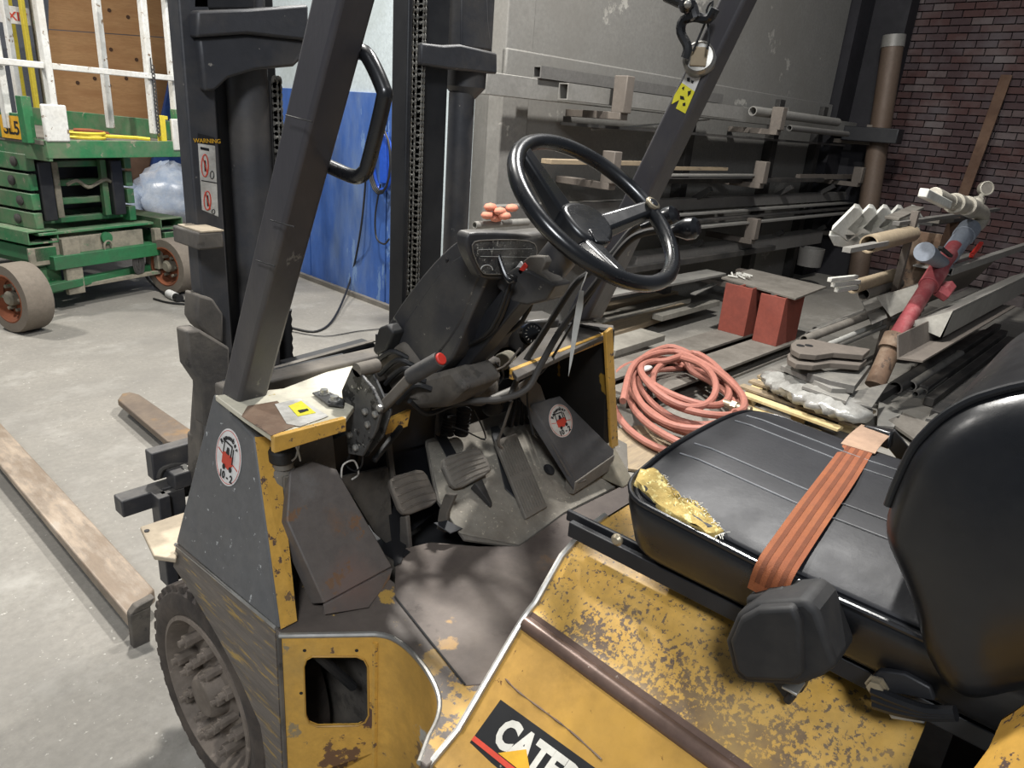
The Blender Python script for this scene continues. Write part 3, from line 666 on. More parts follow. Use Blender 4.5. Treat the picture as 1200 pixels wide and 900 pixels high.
# exact corners via ring order: add quads then four corner triangles
b = B(); n = len(hp); th = -PN*.006
vs = hp+outer+[p+th for p in hp]+[p+th for p in outer]
fs = [(i, (i+1) % n, n+(i+1) % n, n+i) for i in range(n)]+[(2*n+(i+1) % n, 2*n+i, 3*n+i, 3*n+(i+1) % n) for i in range(n)]+[((i+1) % n, i, 2*n+i, 2*n+(i+1) % n) for i in range(n)]
b.add(vs, fs)
cr = [P0, P0+PX*PL_, P0+PX*PL_+ZZ*(zb_-zt_), P0+ZZ*(zb_-zt_)]
for c_ in cr:
    best = None
    for i in range(n):
        p, q = outer[i], outer[(i+1) % n]
        if abs((p-q).dot(PX)) > 1e-4 and abs((p-q).z) > 1e-4:
            dd = (p-c_).length+(q-c_).length
            if best is None or dd < best[0]: best = (dd, p, q)
    if best: b.prism([best[1], c_, best[2]], th)
M['steppan'] = mat('step_panel_paint', YEL, .5, wear='5c432c', amt=.10, wscale=34, dirt='8b7a52', damt=.2, bump=.08,
   patches=[(pp2(440, 838), .045, '5a4238', 1.2), (pp2(336, 760), .028, '857a66', .5), (pp2(338, 850), .04, '8b7c60', .5), (pp2(385, 735), .012, '776c5c', .4), (pp2(400, 890), .06, '6b4f38', .7)])
part(b, 'step_panel', M['steppan'])
for q in ((357, 762), (418, 762), (353, 812)):
    b = B(); b.lathe(pp2(*q)+PN*.0005, PN, [(.0035, 0), (.0035, .0008)], 8); part(b, 'screw_hole', 'ink')
b = B(); b.tube([p+PN*.001 for p in hp], .002, 6, closed=True); part(b, 'hole_rim', 'yelpan')
b = B(); b.tube([P0, P0+ZZ*-.4], .005, 6); part(b, 'weld_seam', 'dustdk')
b = B(); b.tube([Wd+ZZ*-.02, Wd+ZZ*-.4], .006, 6); part(b, 'weld_seam', 'yel')
# inside the well behind the hole: dusty round housing
b = B(); b.lathe((.74, 1.20, .50), (-.3, -1, 0), [(.0, .04), (.06, .04), (.075, .03), (.075, -.05)], 24); part(b, 'brake_drum', 'dust', .002)
b = B(); b.cyl(pp2(372, 775)+V((0.01, .04, 0)), pp2(432, 842)+V((.03, .09, 0)), .010, 10); part(b, 'brake_line', 'rubberblk')
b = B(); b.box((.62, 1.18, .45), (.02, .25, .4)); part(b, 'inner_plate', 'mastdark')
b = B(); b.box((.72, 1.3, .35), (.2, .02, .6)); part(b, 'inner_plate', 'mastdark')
b = B(); b.box((.76, .72, .24), (.36, .56, .03)); part(b, 'step_tread', 'mud', .004)

# --- floor plate and toe board
ZF = .655
ZF = .672
FP = [at(463, 700, z=ZF), at(545, 803, z=ZF), V((.80, .60, ZF)), V((1.6, .60, ZF)), at(735, 566, z=ZF), at(660, 603, z=ZF), at(608, 640, z=ZF), at(560, 640, z=ZF), at(505, 635, z=ZF), at(463, 645, z=ZF)]
b = B(); b.prism(FP, (0, 0, -.012)); part(b, 'floor_plate', 'floorpl', .002)
b = B(); b.prism([V((.80, .60, .60)), V((1.6, .60, .60)), V((1.6, 1.3, .60)), V((.80, 1.3, .60))], (0, 0, -.01)); part(b, 'under_floor', 'mastdark')
b = B(); b.tube([FP[0]+ZZ*.001, FP[1]+ZZ*.001], .002, 5); part(b, 'plate_gap', 'ink')
# toe boards (sloping up to the front)
def zp(u, v, y0=.945, z0=ZF, k=.62):      # point on the sloping toe board: z = z0 + (y-y0)*k
    n = V((0, -k, 1)); return onpl(u, v, (1, y0, z0), n)
def slab(px, m, name, th=.006, lift=0, y0=.945, k=.62, bev=.002):
    nn = V((0, -k, 1)).normalized(); bb = B(); bb.prism([zp(u, v, y0=y0, k=k)+nn*lift for u, v in px], nn*-th); return part(bb, name, m, bev)
slab([(545, 632), (512, 585), (492, 480), (560, 455), (640, 470), (735, 520), (737, 564), (661, 603), (608, 641)], 'dust', 'toe_board', .01)
M['toeboard'] = M['toe']
slab([(538, 626), (515, 590), (500, 520), (570, 505), (622, 498), (668, 505), (700, 548), (737, 563), (660, 602), (608, 640)], 'toe', 'toe_board_panel', .004, .005)
slab([(505, 505), (516, 503), (534, 535), (522, 539)], 'mastdark', 'toe_slot', .003, .010)
slab([(573, 503), (582, 501), (616, 552), (617, 600), (590, 575)], 'mastdark', 'toe_slot', .003, .010)
slab([(522, 612), (541, 622), (526, 628), (506, 615)], 'mastdark', 'toe_slot', .003, .010)
b = B(); b.prism([at(u, v, z=ZF+.002) for u, v in ((470, 640), (481, 647), (473, 654), (462, 645))], (0, 0, .001)); part(b, 'floor_slot', 'ink')
tn = V((0, -.62, 1)).normalized()
hc = zp(641, 553)
b = B(); b.lathe(hc+tn*.011, tn, [(.017, 0), (.017, .0015)], 20); part(b, 'round_hole', 'ink')
for q in ((628, 513), (613, 493)):
    b = B(); b.lathe(zp(*q)+tn*.012, tn, [(.008, 0), (.008, .003), (.005, .006), (0, .006)], 12); part(b, 'bolt', 'dust')
# dark opening left of the toe board with pedal mechanism
b = B(); b.prism([at(u, v, z=ZF+.003) for u, v in ((462, 664), (455, 600), (490, 560), (540, 575), (510, 600), (480, 625), (470, 660))], (0, 0, .001)); part(b, 'floor_opening', 'ink')
b = B(); b.box((1.02, 1.22, .78), (.44, .02, .26)); part(b, 'fire_wall', 'mastdark')

# --- pedals
def pad(px, y, name, m, ribs=6, th=.016, rows=None, ax=None, k=1.1):
    n = V((0, -k, 1)).normalized(); P = [onpl(u, v, (1.0, y, .78), n) for u, v in px]
    cs = sum(P, V((0, 0, 0)))/len(P); ex = ((P[1]-P[0])+(P[2]-P[3])).normalized(); ey = n.cross(ex)
    bb = B(); ol = []
    for p in P: ol.append(p)
    # rounded corners
    R_ = []
    m_ = len(P)
    for i in range(m_):
        a, c, d = P[(i-1) % m_], P[i], P[(i+1) % m_]
        R_ += [c+(a-c)*.22, c+(a-c)*.06+(d-c)*.06, c+(d-c)*.22]
    bb.prism([p+n*th/2 for p in R_], n*-th); pd = part(bb, name, m, .004)
    for i in range(ribs):
        t = (i+.7)/(ribs+.4); l = P[0].lerp(P[3], t).lerp(P[1].lerp(P[2], t), .07); r_ = P[1].lerp(P[2], t).lerp(P[0].lerp(P[3], t), .07)
        q = B(); q.tube(smooth_path([l+n*th/2, (l+r_)/2+n*(th/2+.001)+ey*.004, r_+n*th/2], 3), .0022, 5); part(q, 'tread_rib', m, parent=pd)
    return pd, P, n
pa = pad([(452, 561), (495, 549), (514, 590), (470, 607)], 1.08, 'brake_pedal', 'rubber', 5)
pb = pad([(514, 538), (560, 524), (577, 553), (531, 577)], 1.07, 'brake_pedal', 'dust', 6)
for u, v in ((487, 580), (543, 552)):
    o_ = onpl(u, v, (1, 1.075, .78), V((0, -1.1, 1)))
    b = B(); b.tube(smooth_path([o_+V((0, .01, -.008)), o_+V((.015, .04, -.045)), o_+V((.02, .10, -.02)), o_+V((.02, .13, .12))], 4), .009, 8); part(b, 'pedal_arm', 'dustdk')
b = B(); b.prism([at(u, v, x=1.02) for u, v in ((521, 579), (533, 580), (524, 602), (522, 625), (511, 620), (514, 598))], (.012, 0, 0)); part(b, 'pedal_arm', 'dustdk', .003)
b = B(); b.prism([at(u, v, x=.93) for u, v in ((468, 606), (476, 605), (480, 650), (468, 652))], (.012, 0, 0)); part(b, 'pedal_arm', 'dustdk', .003)
b = B(); b.hexa([zp(549, 575)+tn*.01, zp(558, 570)+tn*.01, zp(575, 596)+tn*.01, zp(572, 598)+tn*.01]+[zp(549, 575)+tn*.035, zp(558, 570)+tn*.035, zp(574, 592)+tn*.014, zp(572, 594)+tn*.014]); part(b, 'pedal_stop', 'rubberblk', .002)
# accelerator, long ribbed plate
an = V((0, -.85, 1)).normalized()
AP = [onpl(u, v, zp(617, 606)+V((0, 0, .02)), an) for u, v in ((580, 516), (605, 507), (642, 594), (617, 608))]
b = B(); b.prism([p for p in AP], an*-.012); ap = part(b, 'accelerator_pedal', 'dust', .003)
for k in range(9):
    s_ = (k+.5)/9; l = AP[0].lerp(AP[1], s_); r_ = AP[3].lerp(AP[2], s_)
    if k in (0, 8) or True:
        b = B(); b.beam(l.lerp(r_, .08)+an*.001, l.lerp(r_, .48)+an*.001, .002, .002, an); part(b, 'tread_rib', 'dust', parent=ap)
        b = B(); b.beam(l.lerp(r_, .56)+an*.001, l.lerp(r_, .94)+an*.001, .002, .002, an); part(b, 'tread_rib', 'dust', parent=ap)

# --- left rusty box
T = [V((.66, .985, .706)), V((.836, .985, .700)), V((.815, 1.17, .92)), V((.60, 1.17, .92))]
T = [at(380, 707, z=.706), at(460, 664, z=.706), at(395, 552, z=.90), at(338, 600, y=1.10)]
Bt = [p+V((0, .03, -.05)) for p in T]
Bt[0] = T[0]+V((.002, 0, -.036)); Bt[1] = T[1]+V((.002, 0, -.045)); Bt[2] = T[2]+V((0, .12, -.15)); Bt[3] = T[3]+V((.0, .1, -.12))
print('BOX', T)
fn = (T[1]-T[0]).cross(T[2]-T[0]).normalized()
if fn.z < 0: fn = -fn
def fp_(u, v): return onpl(u, v, T[0], fn)
b = B(); b.prism([fp_(380, 707), fp_(460, 664), fp_(395, 550), fp_(366, 540), fp_(340, 552), fp_(336, 610)], -fn*.05); part(b, 'left_foot_box', 'rustbox', .003)
b = B(); b.prism([T[0]+V((0, -.001, -.004)), T[1]+V((0, -.001, -.004)), T[1]+V((0, .01, -.04)), at(432, 712, z=.674), T[0]+V((0, -.001, -.026))], (0, .006, 0)); part(b, 'box_front', 'rustbox', .001)
b = B(); b.prism([at(u, v, y=1.16) for u, v in ((338, 600), (395, 552), (390, 505), (335, 515), (333, 560))], (0, .03, 0)); part(b, 'back_panel', 'dust', .003)
# fluid reservoir with black cap
rc = at(330, 560, y=1.135); rt = at(331, 537, y=1.13)
b = B(); b.box(rc+V((.0, 0, -.01)), (.05, .045, .075)); rs = part(b, 'fluid_reservoir', 'dust', .012)
b = B(); b.box(rc+V((.004, -.024, -.01)), (.03, .004, .05)); part(b, 'reservoir_window', 'dustdk', .003, parent=rs)
b = B(); b.lathe((rt.x, rt.y, rt.z-.005), ZZ, [(.023, 0), (.026, .003), (.026, .022), (.023, .026), (0, .026)], 24); part(b, 'reservoir_cap', 'rubberblk', parent=rs)
b = B(); b.lathe((rt.x, rt.y, rt.z-.018), ZZ, [(.02, 0), (.02, .015)], 20); part(b, 'reservoir_neck', 'dust', parent=rs)
for pts in (((345, 512), (350, 520), (347, 535), (342, 540)), ((330, 505), (340, 512), (348, 525), (352, 540)), ((400, 560), (402, 545), (415, 540), (420, 555), (412, 562))):
    b = B(); b.tube(smooth_path([at(u, v, y=1.1) for u, v in pts], 4), .002, 6); part(b, 'wire', 'whitedirty')
b = B(); b.prism([at(u, v, y=1.18) for u, v in ((400, 560), (455, 548), (462, 645), (440, 625))], (0, .01, 0)); part(b, 'inner_plate', 'dustdk')

# --- right heater box
T = [at(674, 559, z=.735), at(720, 527, z=.765), at(656, 463, z=.93), at(622, 473, z=.93)]
Bt = [T[0]+V((.0, -.002, -.045)), T[1]+V((.0, -.002, -.05)), T[2]+V((0, .01, -.04)), T[3]+V((0, .01, -.04))]
b = B(); b.hexa(T+Bt); M['hbox'] = mat('heater_box', '48484a', .5, dirt='676562', damt=.3, dscale=5, bump=.15, bscale=90); part(b, 'right_foot_box', M['hbox'], .004)
hn = (T[1]-T[0]).cross(T[3]-T[0]).normalized()
if hn.z < 0: hn = -hn
b = B(); b.hexa([T[0]+V((0, -.001, -.052)), T[1]+V((0, -.001, -.06)), T[1]+V((0, .03, -.065)), T[0]+V((0, .03, -.06)), T[0]+V((0, -.004, -.014)), T[1]+V((0, -.004, -.014)), T[1]+V((0, .03, -.014)), T[0]+V((0, .03, -.014))]); part(b, 'dusty_front', 'dust', .002)
ol = [onpl(u, v, T[0]-hn*.006, hn) for u, v in ((605, 452), (622, 440), (634, 452), (640, 470), (688, 563), (678, 567), (665, 556), (630, 490), (612, 470))]
b = B(); b.prism(ol, -hn*.004); part(b, 'box_flange', 'dustdk', .002)
dcc = onpl(657, 493, T[0], hn); exr = (T[1]-T[0]).normalized(); exr = (exr-hn*exr.dot(hn)).normalized(); eyr = hn.cross(exr)
if eyr.z < 0: eyr = -eyr
ea = onpl(680, 493, T[0], hn)-dcc; eb = onpl(657, 470, T[0], hn)-dcc
decal(dcc, exr, eyr, hn, .082, .088, FK, 'whitedirty')

# --- dashboard pod
X1 = .99
sil = [(441, 412), (457, 376), (483, 338), (507, 309), (527, 289), (543, 278), (558, 273), (575, 274), (583, 284), (578, 310), (565, 340), (545, 385), (530, 420), (500, 447), (478, 455), (450, 440)]
sp = [at(u, v, x=X1) for u, v in sil]
b = B(); b.prism(smooth_path(sp, 2, True), (.17, 0, 0)); dash = part(b, 'dashboard', 'plastic', .016, segs=4)
b = B(); pr = [at(u, v, x=X1-.003) for u, v in ((466, 400), (492, 352), (530, 305), (560, 296), (566, 310), (552, 345), (535, 385), (500, 425))]
b.prism(smooth_path(pr, 3, True), (.01, 0, 0)); part(b, 'dash_side_cover', 'plastic', .004)
b = B(); b.lathe(at(523, 305, x=X1-.004), (1, 0, 0), [(.003, 0), (.003, .004)], 10); part(b, 'screw_hole', 'ink')
# instrument panel face
ia_, ib_ = at(579, 278, x=X1), at(574, 325, x=X1)
ipn = V((1, 0, 0)).cross(ib_-ia_).normalized()
if ipn.y > 0: ipn = -ipn
ip0 = ia_+ipn*.004
def ip(u, v, k=0): return onpl(u, v, ip0+ipn*.004, ipn)+ipn*k
b = B(); b.prism(smooth_path([ip(u, v) for u, v in ((548, 279), (560, 272), (622, 275), (636, 284), (640, 297), (632, 318), (622, 326), (572, 328), (560, 318), (550, 297))], 3, True), -ipn*.03); part(b, 'instrument_surround', 'plastic', .012, segs=4)
M['gauge'] = mat('dusty_gauge_glass', '2d2d2f', .25, speck='a8a69e', samt=.3, sscale=150, dirt='6c6a65', damt=.4, dscale=20, bump=.02)
b = B(); b.prism(smooth_path([ip(u, v, .001) for u, v in ((552, 287), (570, 281), (618, 282), (628, 294), (622, 307), (612, 318), (575, 321), (562, 316))], 3, True), ipn*.001); part(b, 'instrument_glass', M['gauge'])
b = B(); b.tube([ip(u, v, .003) for u, v in smooth_path([(552, 287, 0), (570, 281, 0), (618, 282, 0), (628, 294, 0), (622, 307, 0), (612, 318, 0), (575, 321, 0), (562, 316, 0)], 3, True) for u, v in [(u, v)]] if False else [ip(q.x, q.y, .003) for q in smooth_path([(552, 287, 0), (570, 281, 0), (618, 282, 0), (628, 294, 0), (622, 307, 0), (612, 318, 0), (575, 321, 0), (562, 316, 0)], 3, True)], .0012, 5, closed=True); part(b, 'glass_rim', 'dust')
for l0, l1 in (((560, 292), (622, 291)), ((562, 300), (618, 301))):
    b = B(); b.tube([ip(*l0, .003), ip(*l1, .003)], .0006, 4); part(b, 'gauge_line', 'paper')
b = B(); b.tube([ip(569+7*math.cos(t*.35), 316-6*math.sin(t*.35), .003) for t in range(0, 10)], .001, 5); part(b, 'gauge_arc', 'paper')
# dark lower rib / boot side of the dash (horn knob at the left end)
b = B(); kn = at(447, 405, x=.95); b.prism([at(u, v, x=.955) for u, v in ((436, 410), (443, 384), (453, 380), (461, 390), (452, 412), (440, 417))], (.035, 0, 0)); part(b, 'tilt_lever_knob', 'rubberblk', .006, segs=3)
b = B(); b.lathe(at(451, 416, x=.97), (-1, -.2, 0), [(.008, 0), (.008, .01), (0, .012)], 12); part(b, 'bolt', 'bright')
for i in range(5):
    o0 = (462+i*4.5, 410+i*8)
    b = B(); b.tube(smooth_path([at(438+i*7, 428+i*11, x=.96), at(458+i*7, 412+i*10, x=.955), at(478+i*7, 420+i*9, x=.975)], 4), .006, 7); part(b, 'boot_fold', 'rubberblk')
b = B(); b.prism([at(u, v, x=.975) for u, v in ((440, 418), (470, 400), (500, 440), (528, 432), (545, 455), (520, 478), (485, 480), (462, 470))], (.12, 0, 0)); part(b, 'column_boot', 'dustdk', .012)
# column brackets, rods and harness below the wheel
SW = V((1.085, .74, 1.46)); sa = 38*D2R
su = V((1, 0, 0)); sv = V((0, math.cos(sa), math.sin(sa))); sn = V((0, -math.sin(sa), math.cos(sa)))
b = B(); b.cyl(SW-sn*.04, SW-sn*.20, .034, 24); part(b, 'column_collar', 'plastic', .003)
b = B(); b.cyl(SW-sn*.18, SW-sn*.52, .019, 16); part(b, 'steering_column', 'dustdk')
b = B(); b.box(SW-sn*.33+V((-.03, .0, -.0)), (.05, .05, .28), (su, sv, sn)); part(b, 'column_bracket', 'mastdark', .004)
for dx, r_ in ((-.055, .006), (-.04, .005), (-.065, .004), (.03, .005)):
    b = B(); b.tube(smooth_path([SW-sn*.19+su*dx+sv*.02, SW-sn*.30+su*(dx-.01)-sv*.02, SW-sn*.42+su*(dx+.006)+sv*.01, SW-sn*.52+su*(dx-.02)-sv*.01], 4), r_, 7); part(b, 'wiring_loom', 'cable')
# ignition switch box and gear lever
b = B(); b.prism([at(u, v, x=1.03) for u, v in ((579, 334), (586, 322), (606, 312), (622, 318), (650, 334), (640, 352), (618, 358), (600, 355))], (.055, 0, 0)); ig = part(b, 'switch_box', 'plastic', .005)
b = B(); b.prism([at(u, v, x=1.035) for u, v in ((606, 311), (620, 300), (637, 300), (640, 306), (634, 318), (648, 332), (622, 320))], (.04, 0, 0)); part(b, 'switch_plate', 'dust', .003)
b = B(); b.box(at(613, 315, x=1.032), (.004, .010, .024), (V((1, 0, 0)), sv, sn)); part(b, 'rocker_switch', 'red', .001, parent=ig)
b = B(); b.box(at(609, 318, x=1.034), (.004, .022, .034), (V((1, 0, 0)), sv, sn)); part(b, 'switch_surround', 'white', .001, parent=ig)
gl = [(557, 276), (575, 277), (580, 285), (585, 303), (592, 322), (598, 330), (604, 328)]
b = B(); b.tube(smooth_path([at(u, v, x=1.0) for u, v in gl], 5), .0048, 10); gv = part(b, 'direction_lever', 'gloss')
b = B(); b.tube([at(556, 275, x=1.0), at(565, 276, x=1.0), at(577, 278, x=1.0)], [.0075, .0085, .006], 12); part(b, 'lever_grip', 'gloss', .002, parent=gv)

# --- steering wheel
stw = B()
rim = [SW+su*.172*math.cos(t)+sv*.172*math.sin(t) for t in [k*2*math.pi/64 for k in range(64)]]
stw.tube(rim, .0145, 14, closed=True); sw = part(stw, 'steering_wheel', 'gloss')
def spoke(ang, w0, w1):
    a = ang*D2R; d = su*math.cos(a)+sv*math.sin(a); s_ = sn.cross(d)
    bb = B(); p0 = SW-sn*.055+d*.03; p1 = SW+d*.165
    bb.hexa([p0-s_*w0-sn*.014, p0+s_*w0-sn*.014, p0+s_*w0*.7+sn*.018, p0-s_*w0*.7+sn*.018, p1-s_*w1-sn*.010, p1+s_*w1-sn*.010, p1+s_*w1*.7+sn*.010, p1-s_*w1*.7+sn*.010])
    part(bb, 'spoke', 'gloss', .006, parent=sw, segs=3)
spoke(120, .036, .021); spoke(-2, .028, .020); spoke(-118, .032, .018)
hubp = [(-.050, -.030), (-.052, .028), (-.020, .048), (.030, .042), (.056, .020), (.056, -.022), (.025, -.050), (-.015, -.055)]
b = B(); b.prism(smooth_path([SW+su*x+sv*y-sn*.075 for x, y in hubp], 3, True), sn*.05); part(b, 'hub', 'gloss', .010, parent=sw, segs=4)
b = B(); b.prism([SW+su*x+sv*y-sn*.0255 for x, y in ((-.03, -.052), (.012, -.056), (.004, -.024), (-.024, -.022))], sn*.003); part(b, 'horn_button', 'gloss', .002, parent=sw)
b = B(); b.lathe(SW+su*.17-sv*.005+sn*.012, sn, [(.014, -.004), (.016, 0), (.015, .004), (.012, .005), (0, .004)], 24); kn = part(b, 'spinner_socket', 'brass', parent=sw)
b = B(); b.lathe(SW+su*.17-sv*.005+sn*.0165, sn, [(.010, 0), (.009, .0015), (0, .0015)], 20); part(b, 'socket_plug', 'gloss', parent=kn)
# key tag hanging on a string
b = B(); b.tube(smooth_path([at(u, v, x=1.03) for u, v in ((690, 288), (692, 303), (686, 325), (682, 335), (680, 342))], 4), .0013, 6); part(b, 'tag_string', 'paper')
TP = [(679, 340), (684, 341), (683, 360), (676, 395), (670, 425), (666, 441), (668, 415), (671, 385), (675, 360)]
b = B(); b.prism([at(u, v, x=1.03) for u, v in TP], (.0008, 0, 0)); part(b, 'paper_tag', 'paper')

# --- hydraulic levers on the right
def lever(kn, pts, xs, name='hydraulic_lever'):
    P = [at(u, v, x=x) for (u, v), x in zip(pts, xs)]
    bb = B(); bb.tube(smooth_path(P, 5), .0075, 10); lv = part(bb, name, 'steeldk')
    k = at(*kn, x=xs[0]); d = (k-P[1]).normalized()
    bb = B(); bb.lathe(k-d*.05, d, [(.006, -.01), (.007, 0), (.009, .015), (.017, .035), (.0225, .05), (.0215, .064), (.014, .072), (0, .074)], 20); part(bb, 'lever_knob', 'gloss', parent=lv)
lever((806, 268), [(785, 269), (755, 273), (732, 287), (700, 330), (660, 382), (635, 425), (618, 455), (590, 467), (550, 470), (507, 474)], [1.30, 1.29, 1.27, 1.25, 1.22, 1.18, 1.15, 1.1, 1.05, 1.02])
lever((782, 255), [(762, 258), (740, 270), (715, 300), (690, 320), (672, 335), (640, 385), (612, 430), (603, 452), (596, 470)], [1.36, 1.35, 1.33, 1.30, 1.27, 1.24, 1.2, 1.18, 1.16])
b = B(); b.tube(smooth_path([at(u, v, x=1.27) for u, v in ((703, 330), (672, 378), (640, 430), (622, 448), (618, 470), (625, 510))], 4), .003, 6); part(b, 'cable', 'cable')
# clutter under the dash: gear housings, boots, gauge dial
b = B(); b.box(at(545, 440, y=1.14), (.13, .12, .10)); b.ball(at(560, 452, y=1.10), .05, 14); part(b, 'gear_housing', 'dustdk', .01)
b = B(); b.box(at(500, 452, x=1.0), (.05, .07, .06), (V((.9, .3, 0)).normalized(), V((-.3, .9, 0)).normalized(), ZZ)); part(b, 'clamp_block', 'dustdk', .006)
def boot(u, v0, v1, y, r, name='ribbed_boot'):
    a = at(u, v1, y=y); c_ = at(u+4, v0, y=y); n_ = 14; bb = B(); bb.lathe(a, c_-a, [(r*(1 if i % 2 else .78), (c_-a).length*i/n_) for i in range(n_+1)], 16); part(bb, name, 'rubberblk')
boot(540, 478, 510, 1.16, .020); boot(524, 486, 510, 1.17, .018)
b = B(); b.ball(at(577, 475, y=1.12), .03, 12); b.cyl(at(585, 470, y=1.1), at(600, 462, y=1.1), .012); part(b, 'relay_bulb', 'rubberblk')
b = B(); b.box(at(625, 390, y=1.18), (.11, .09, .10), (V((.95, -.3, 0)), V((.3, .95, 0)), ZZ)); hz = part(b, 'meter_box', 'plastic', .008)
mc = at(624, 391, y=1.12)
md = (CAM-mc).normalized(); md = (V((-.45, -.85, .35))).normalized()
b = B(); b.lathe(mc, md, [(.030, -.02), (.030, .004), (.026, .005), (.024, .001), (0, .001)], 28); part(b, 'hour_meter', 'gloss')
b = B(); 
mu = md.orthogonal().normalized(); mw = md.cross(mu)
for k in range(14):
    a = k*2*math.pi/14; dd = mu*math.cos(a)+mw*math.sin(a); b.beam(mc+md*.002+dd*.017, mc+md*.002+dd*.022, .002, .001, md)
part(b, 'meter_marks', 'paper')
b = B(); b.cyl(at(596, 420, y=1.14), at(588, 424, y=1.1), .022, 20); part(b, 'relay', 'mud', .003)
b = B(); b.cyl(at(575, 468, y=1.05), at(605, 455, y=1.05), .009, 12); part(b, 'link_rod', 'steel')
wires = [((574, 430), (560, 450), (548, 462), (530, 470)), ((580, 425), (590, 440), (575, 458), (540, 470), (505, 480)), ((545, 455), (565, 470), (590, 470), (610, 455), (617, 440)), ((555, 480), (565, 500), (568, 515), (545, 505), (530, 500)),
         ((600, 470), (590, 500), (584, 520), (596, 530)), ((608, 470), (602, 490), (600, 500)), ((520, 470), (540, 462), (562, 440), (590, 430), (610, 408)), ((480, 470), (500, 485), (530, 475), (560, 470))]
for i, w in enumerate(wires):
    b = B(); b.tube(smooth_path([at(u, v, y=1.07+.01*(i % 3)) for u, v in w], 4), (.005, .003, .0045, .002, .004, .0035, .003, .006)[i], 6); part(b, 'wire', 'cable' if i % 2 else 'rubber')
for q in range(5):
    b = B(); b.tube(smooth_path([at(600+q*4, 455, y=1.12), at(597+q*5, 480, y=1.13), at(590+q*7, 500, y=1.16), at(585+q*8, 520, y=1.2)], 4), .006, 7); part(b, 'hydraulic_hose', 'rubberblk')
b = B(); b.prism([at(u, v, y=1.20) for u, v in ((420, 470), (620, 440), (620, 500), (500, 520), (420, 540))], (0, .02, 0)); part(b, 'rear_bracket', 'mastdark')
b = B(); b.prism([at(u, v, y=1.16) for u, v in ((455, 492), (482, 480), (478, 500), (452, 510))], (0, .01, 0)); part(b, 'yellow_bracket', 'yel', .002)
b = B(); b.beam(at(470, 500, y=1.12), at(438, 540, y=1.08), .012, .012); part(b, 'link_rod', 'rubberblk', .003)

# --- parking brake on the left
XP = .80
def xp(px, x, d, name, m, bev=.002, par=None): bb = B(); bb.prism([at(u, v, x=x) for u, v in px], (d, 0, 0)); return part(bb, name, m, bev, parent=par)
M['grimy'] = mat('grimy_bracket', '5b5a58', .45, wear='2b2a29', amt=.4, wscale=22, speck='bdb9b0', samt=.22, sscale=50, bump=.2, metal=.3)
pk = xp([(400, 458), (412, 430), (418, 434), (436, 455), (447, 478), (440, 505), (424, 535), (408, 532), (404, 500), (402, 478)], XP, .008, 'parking_brake', M['grimy'])
xp([(420, 432), (432, 428), (452, 470), (458, 482), (448, 512), (430, 535), (424, 535), (446, 490)], XP+.035, .006, 'brake_plate', M['grimy'], par=pk)
b = B(); b.prism([at(u, v, z=zt+.004) for u, v in ((366, 462), (380, 458), (404, 470), (402, 478), (385, 476))], (0, 0, .004)); part(b, 'bracket_foot', M['grimy'], .001)
for u, v in ((380, 462), (392, 470)):
    b = B(); b.lathe(at(u, v, z=zt+.008), ZZ, [(.011, 0), (.011, .003), (.008, .003), (.008, .011), (0, .012)], 10); part(b, 'bolt', 'bright')
for u, v in ((429, 482), (441, 485), (411, 509), (418, 524), (446, 478), (432, 497)):
    b = B(); b.lathe(at(u, v, x=XP-.001), (-1, 0, 0), [(.007, 0), (.007, .006), (.004, .008), (0, .009)], 8); part(b, 'bolt', 'bright', parent=pk)
b = B(); b.cyl(at(418, 434, x=XP), at(418, 434, x=XP)+V((.05, 0, 0)), .014, 16); part(b, 'spacer_tube', 'dustdk')
h0, h1, h2 = at(446, 480, x=.83), at(484, 440, x=.84), at(516, 421, x=.85)
b = B(); b.beam(h0, h1, .018, .020); part(b, 'brake_lever', 'dustdk', .004)
dd = (h2-h1).normalized()
b = B(); b.lathe(h1-dd*.012, dd, [(.010, 0), (.016, .006), (.0165, .02), (.0155, (h2-h1).length+.005), (.0145, (h2-h1).length+.012), (0, (h2-h1).length+.012)], 22); gp = part(b, 'lever_grip', 'plastic')
b = B(); b.lathe(h2+dd*.0005, dd, [(.0115, 0), (.0115, .003), (.010, .0045), (0, .0048)], 20); part(b, 'release_button', 'red', parent=gp)
b = B(); b.tube(smooth_path([at(u, v, x=XP+.01) for u, v in ((410, 533), (406, 545), (416, 552), (424, 545), (425, 530))], 4), .002, 6); part(b, 'cable', 'cable')

# --- hood
def hood_sec(y):
    s_ = (.585-y); dx = -.075*min(s_, .9)
    return [(.56+dx*.6, .58), (.582+dx*.6, .664), (.640+dx, .689), (.772+dx, .815), (.785+dx, .826), (.797+dx, .834), (.812+dx, .841), (.875+dx*.5, .905), (.93, .928), (1.0, .935), (1.5, .935), (1.55, .9), (1.575, .66)]
ys = [.585, .5, .35, .2, .1, .03]
vs = []; ns = 13
for y in ys:
    for x, z in hood_sec(y): vs.append(V((x, y, z)))
def sub(i0, i1, name, m, bev=0, off=0):
    bb = B(); v2 = []; 
    for j in range(len(ys)): v2 += [vs[j*ns+k] for k in range(i0, i1+1)]
    w = i1-i0+1; n0 = len(v2); fs = [(j*w+k, j*w+k+1, (j+1)*w+k+1, (j+1)*w+k) for j in range(len(ys)-1) for k in range(w-1)]
    bb.add(v2, fs); return part(bb, name, m, recalc=False)
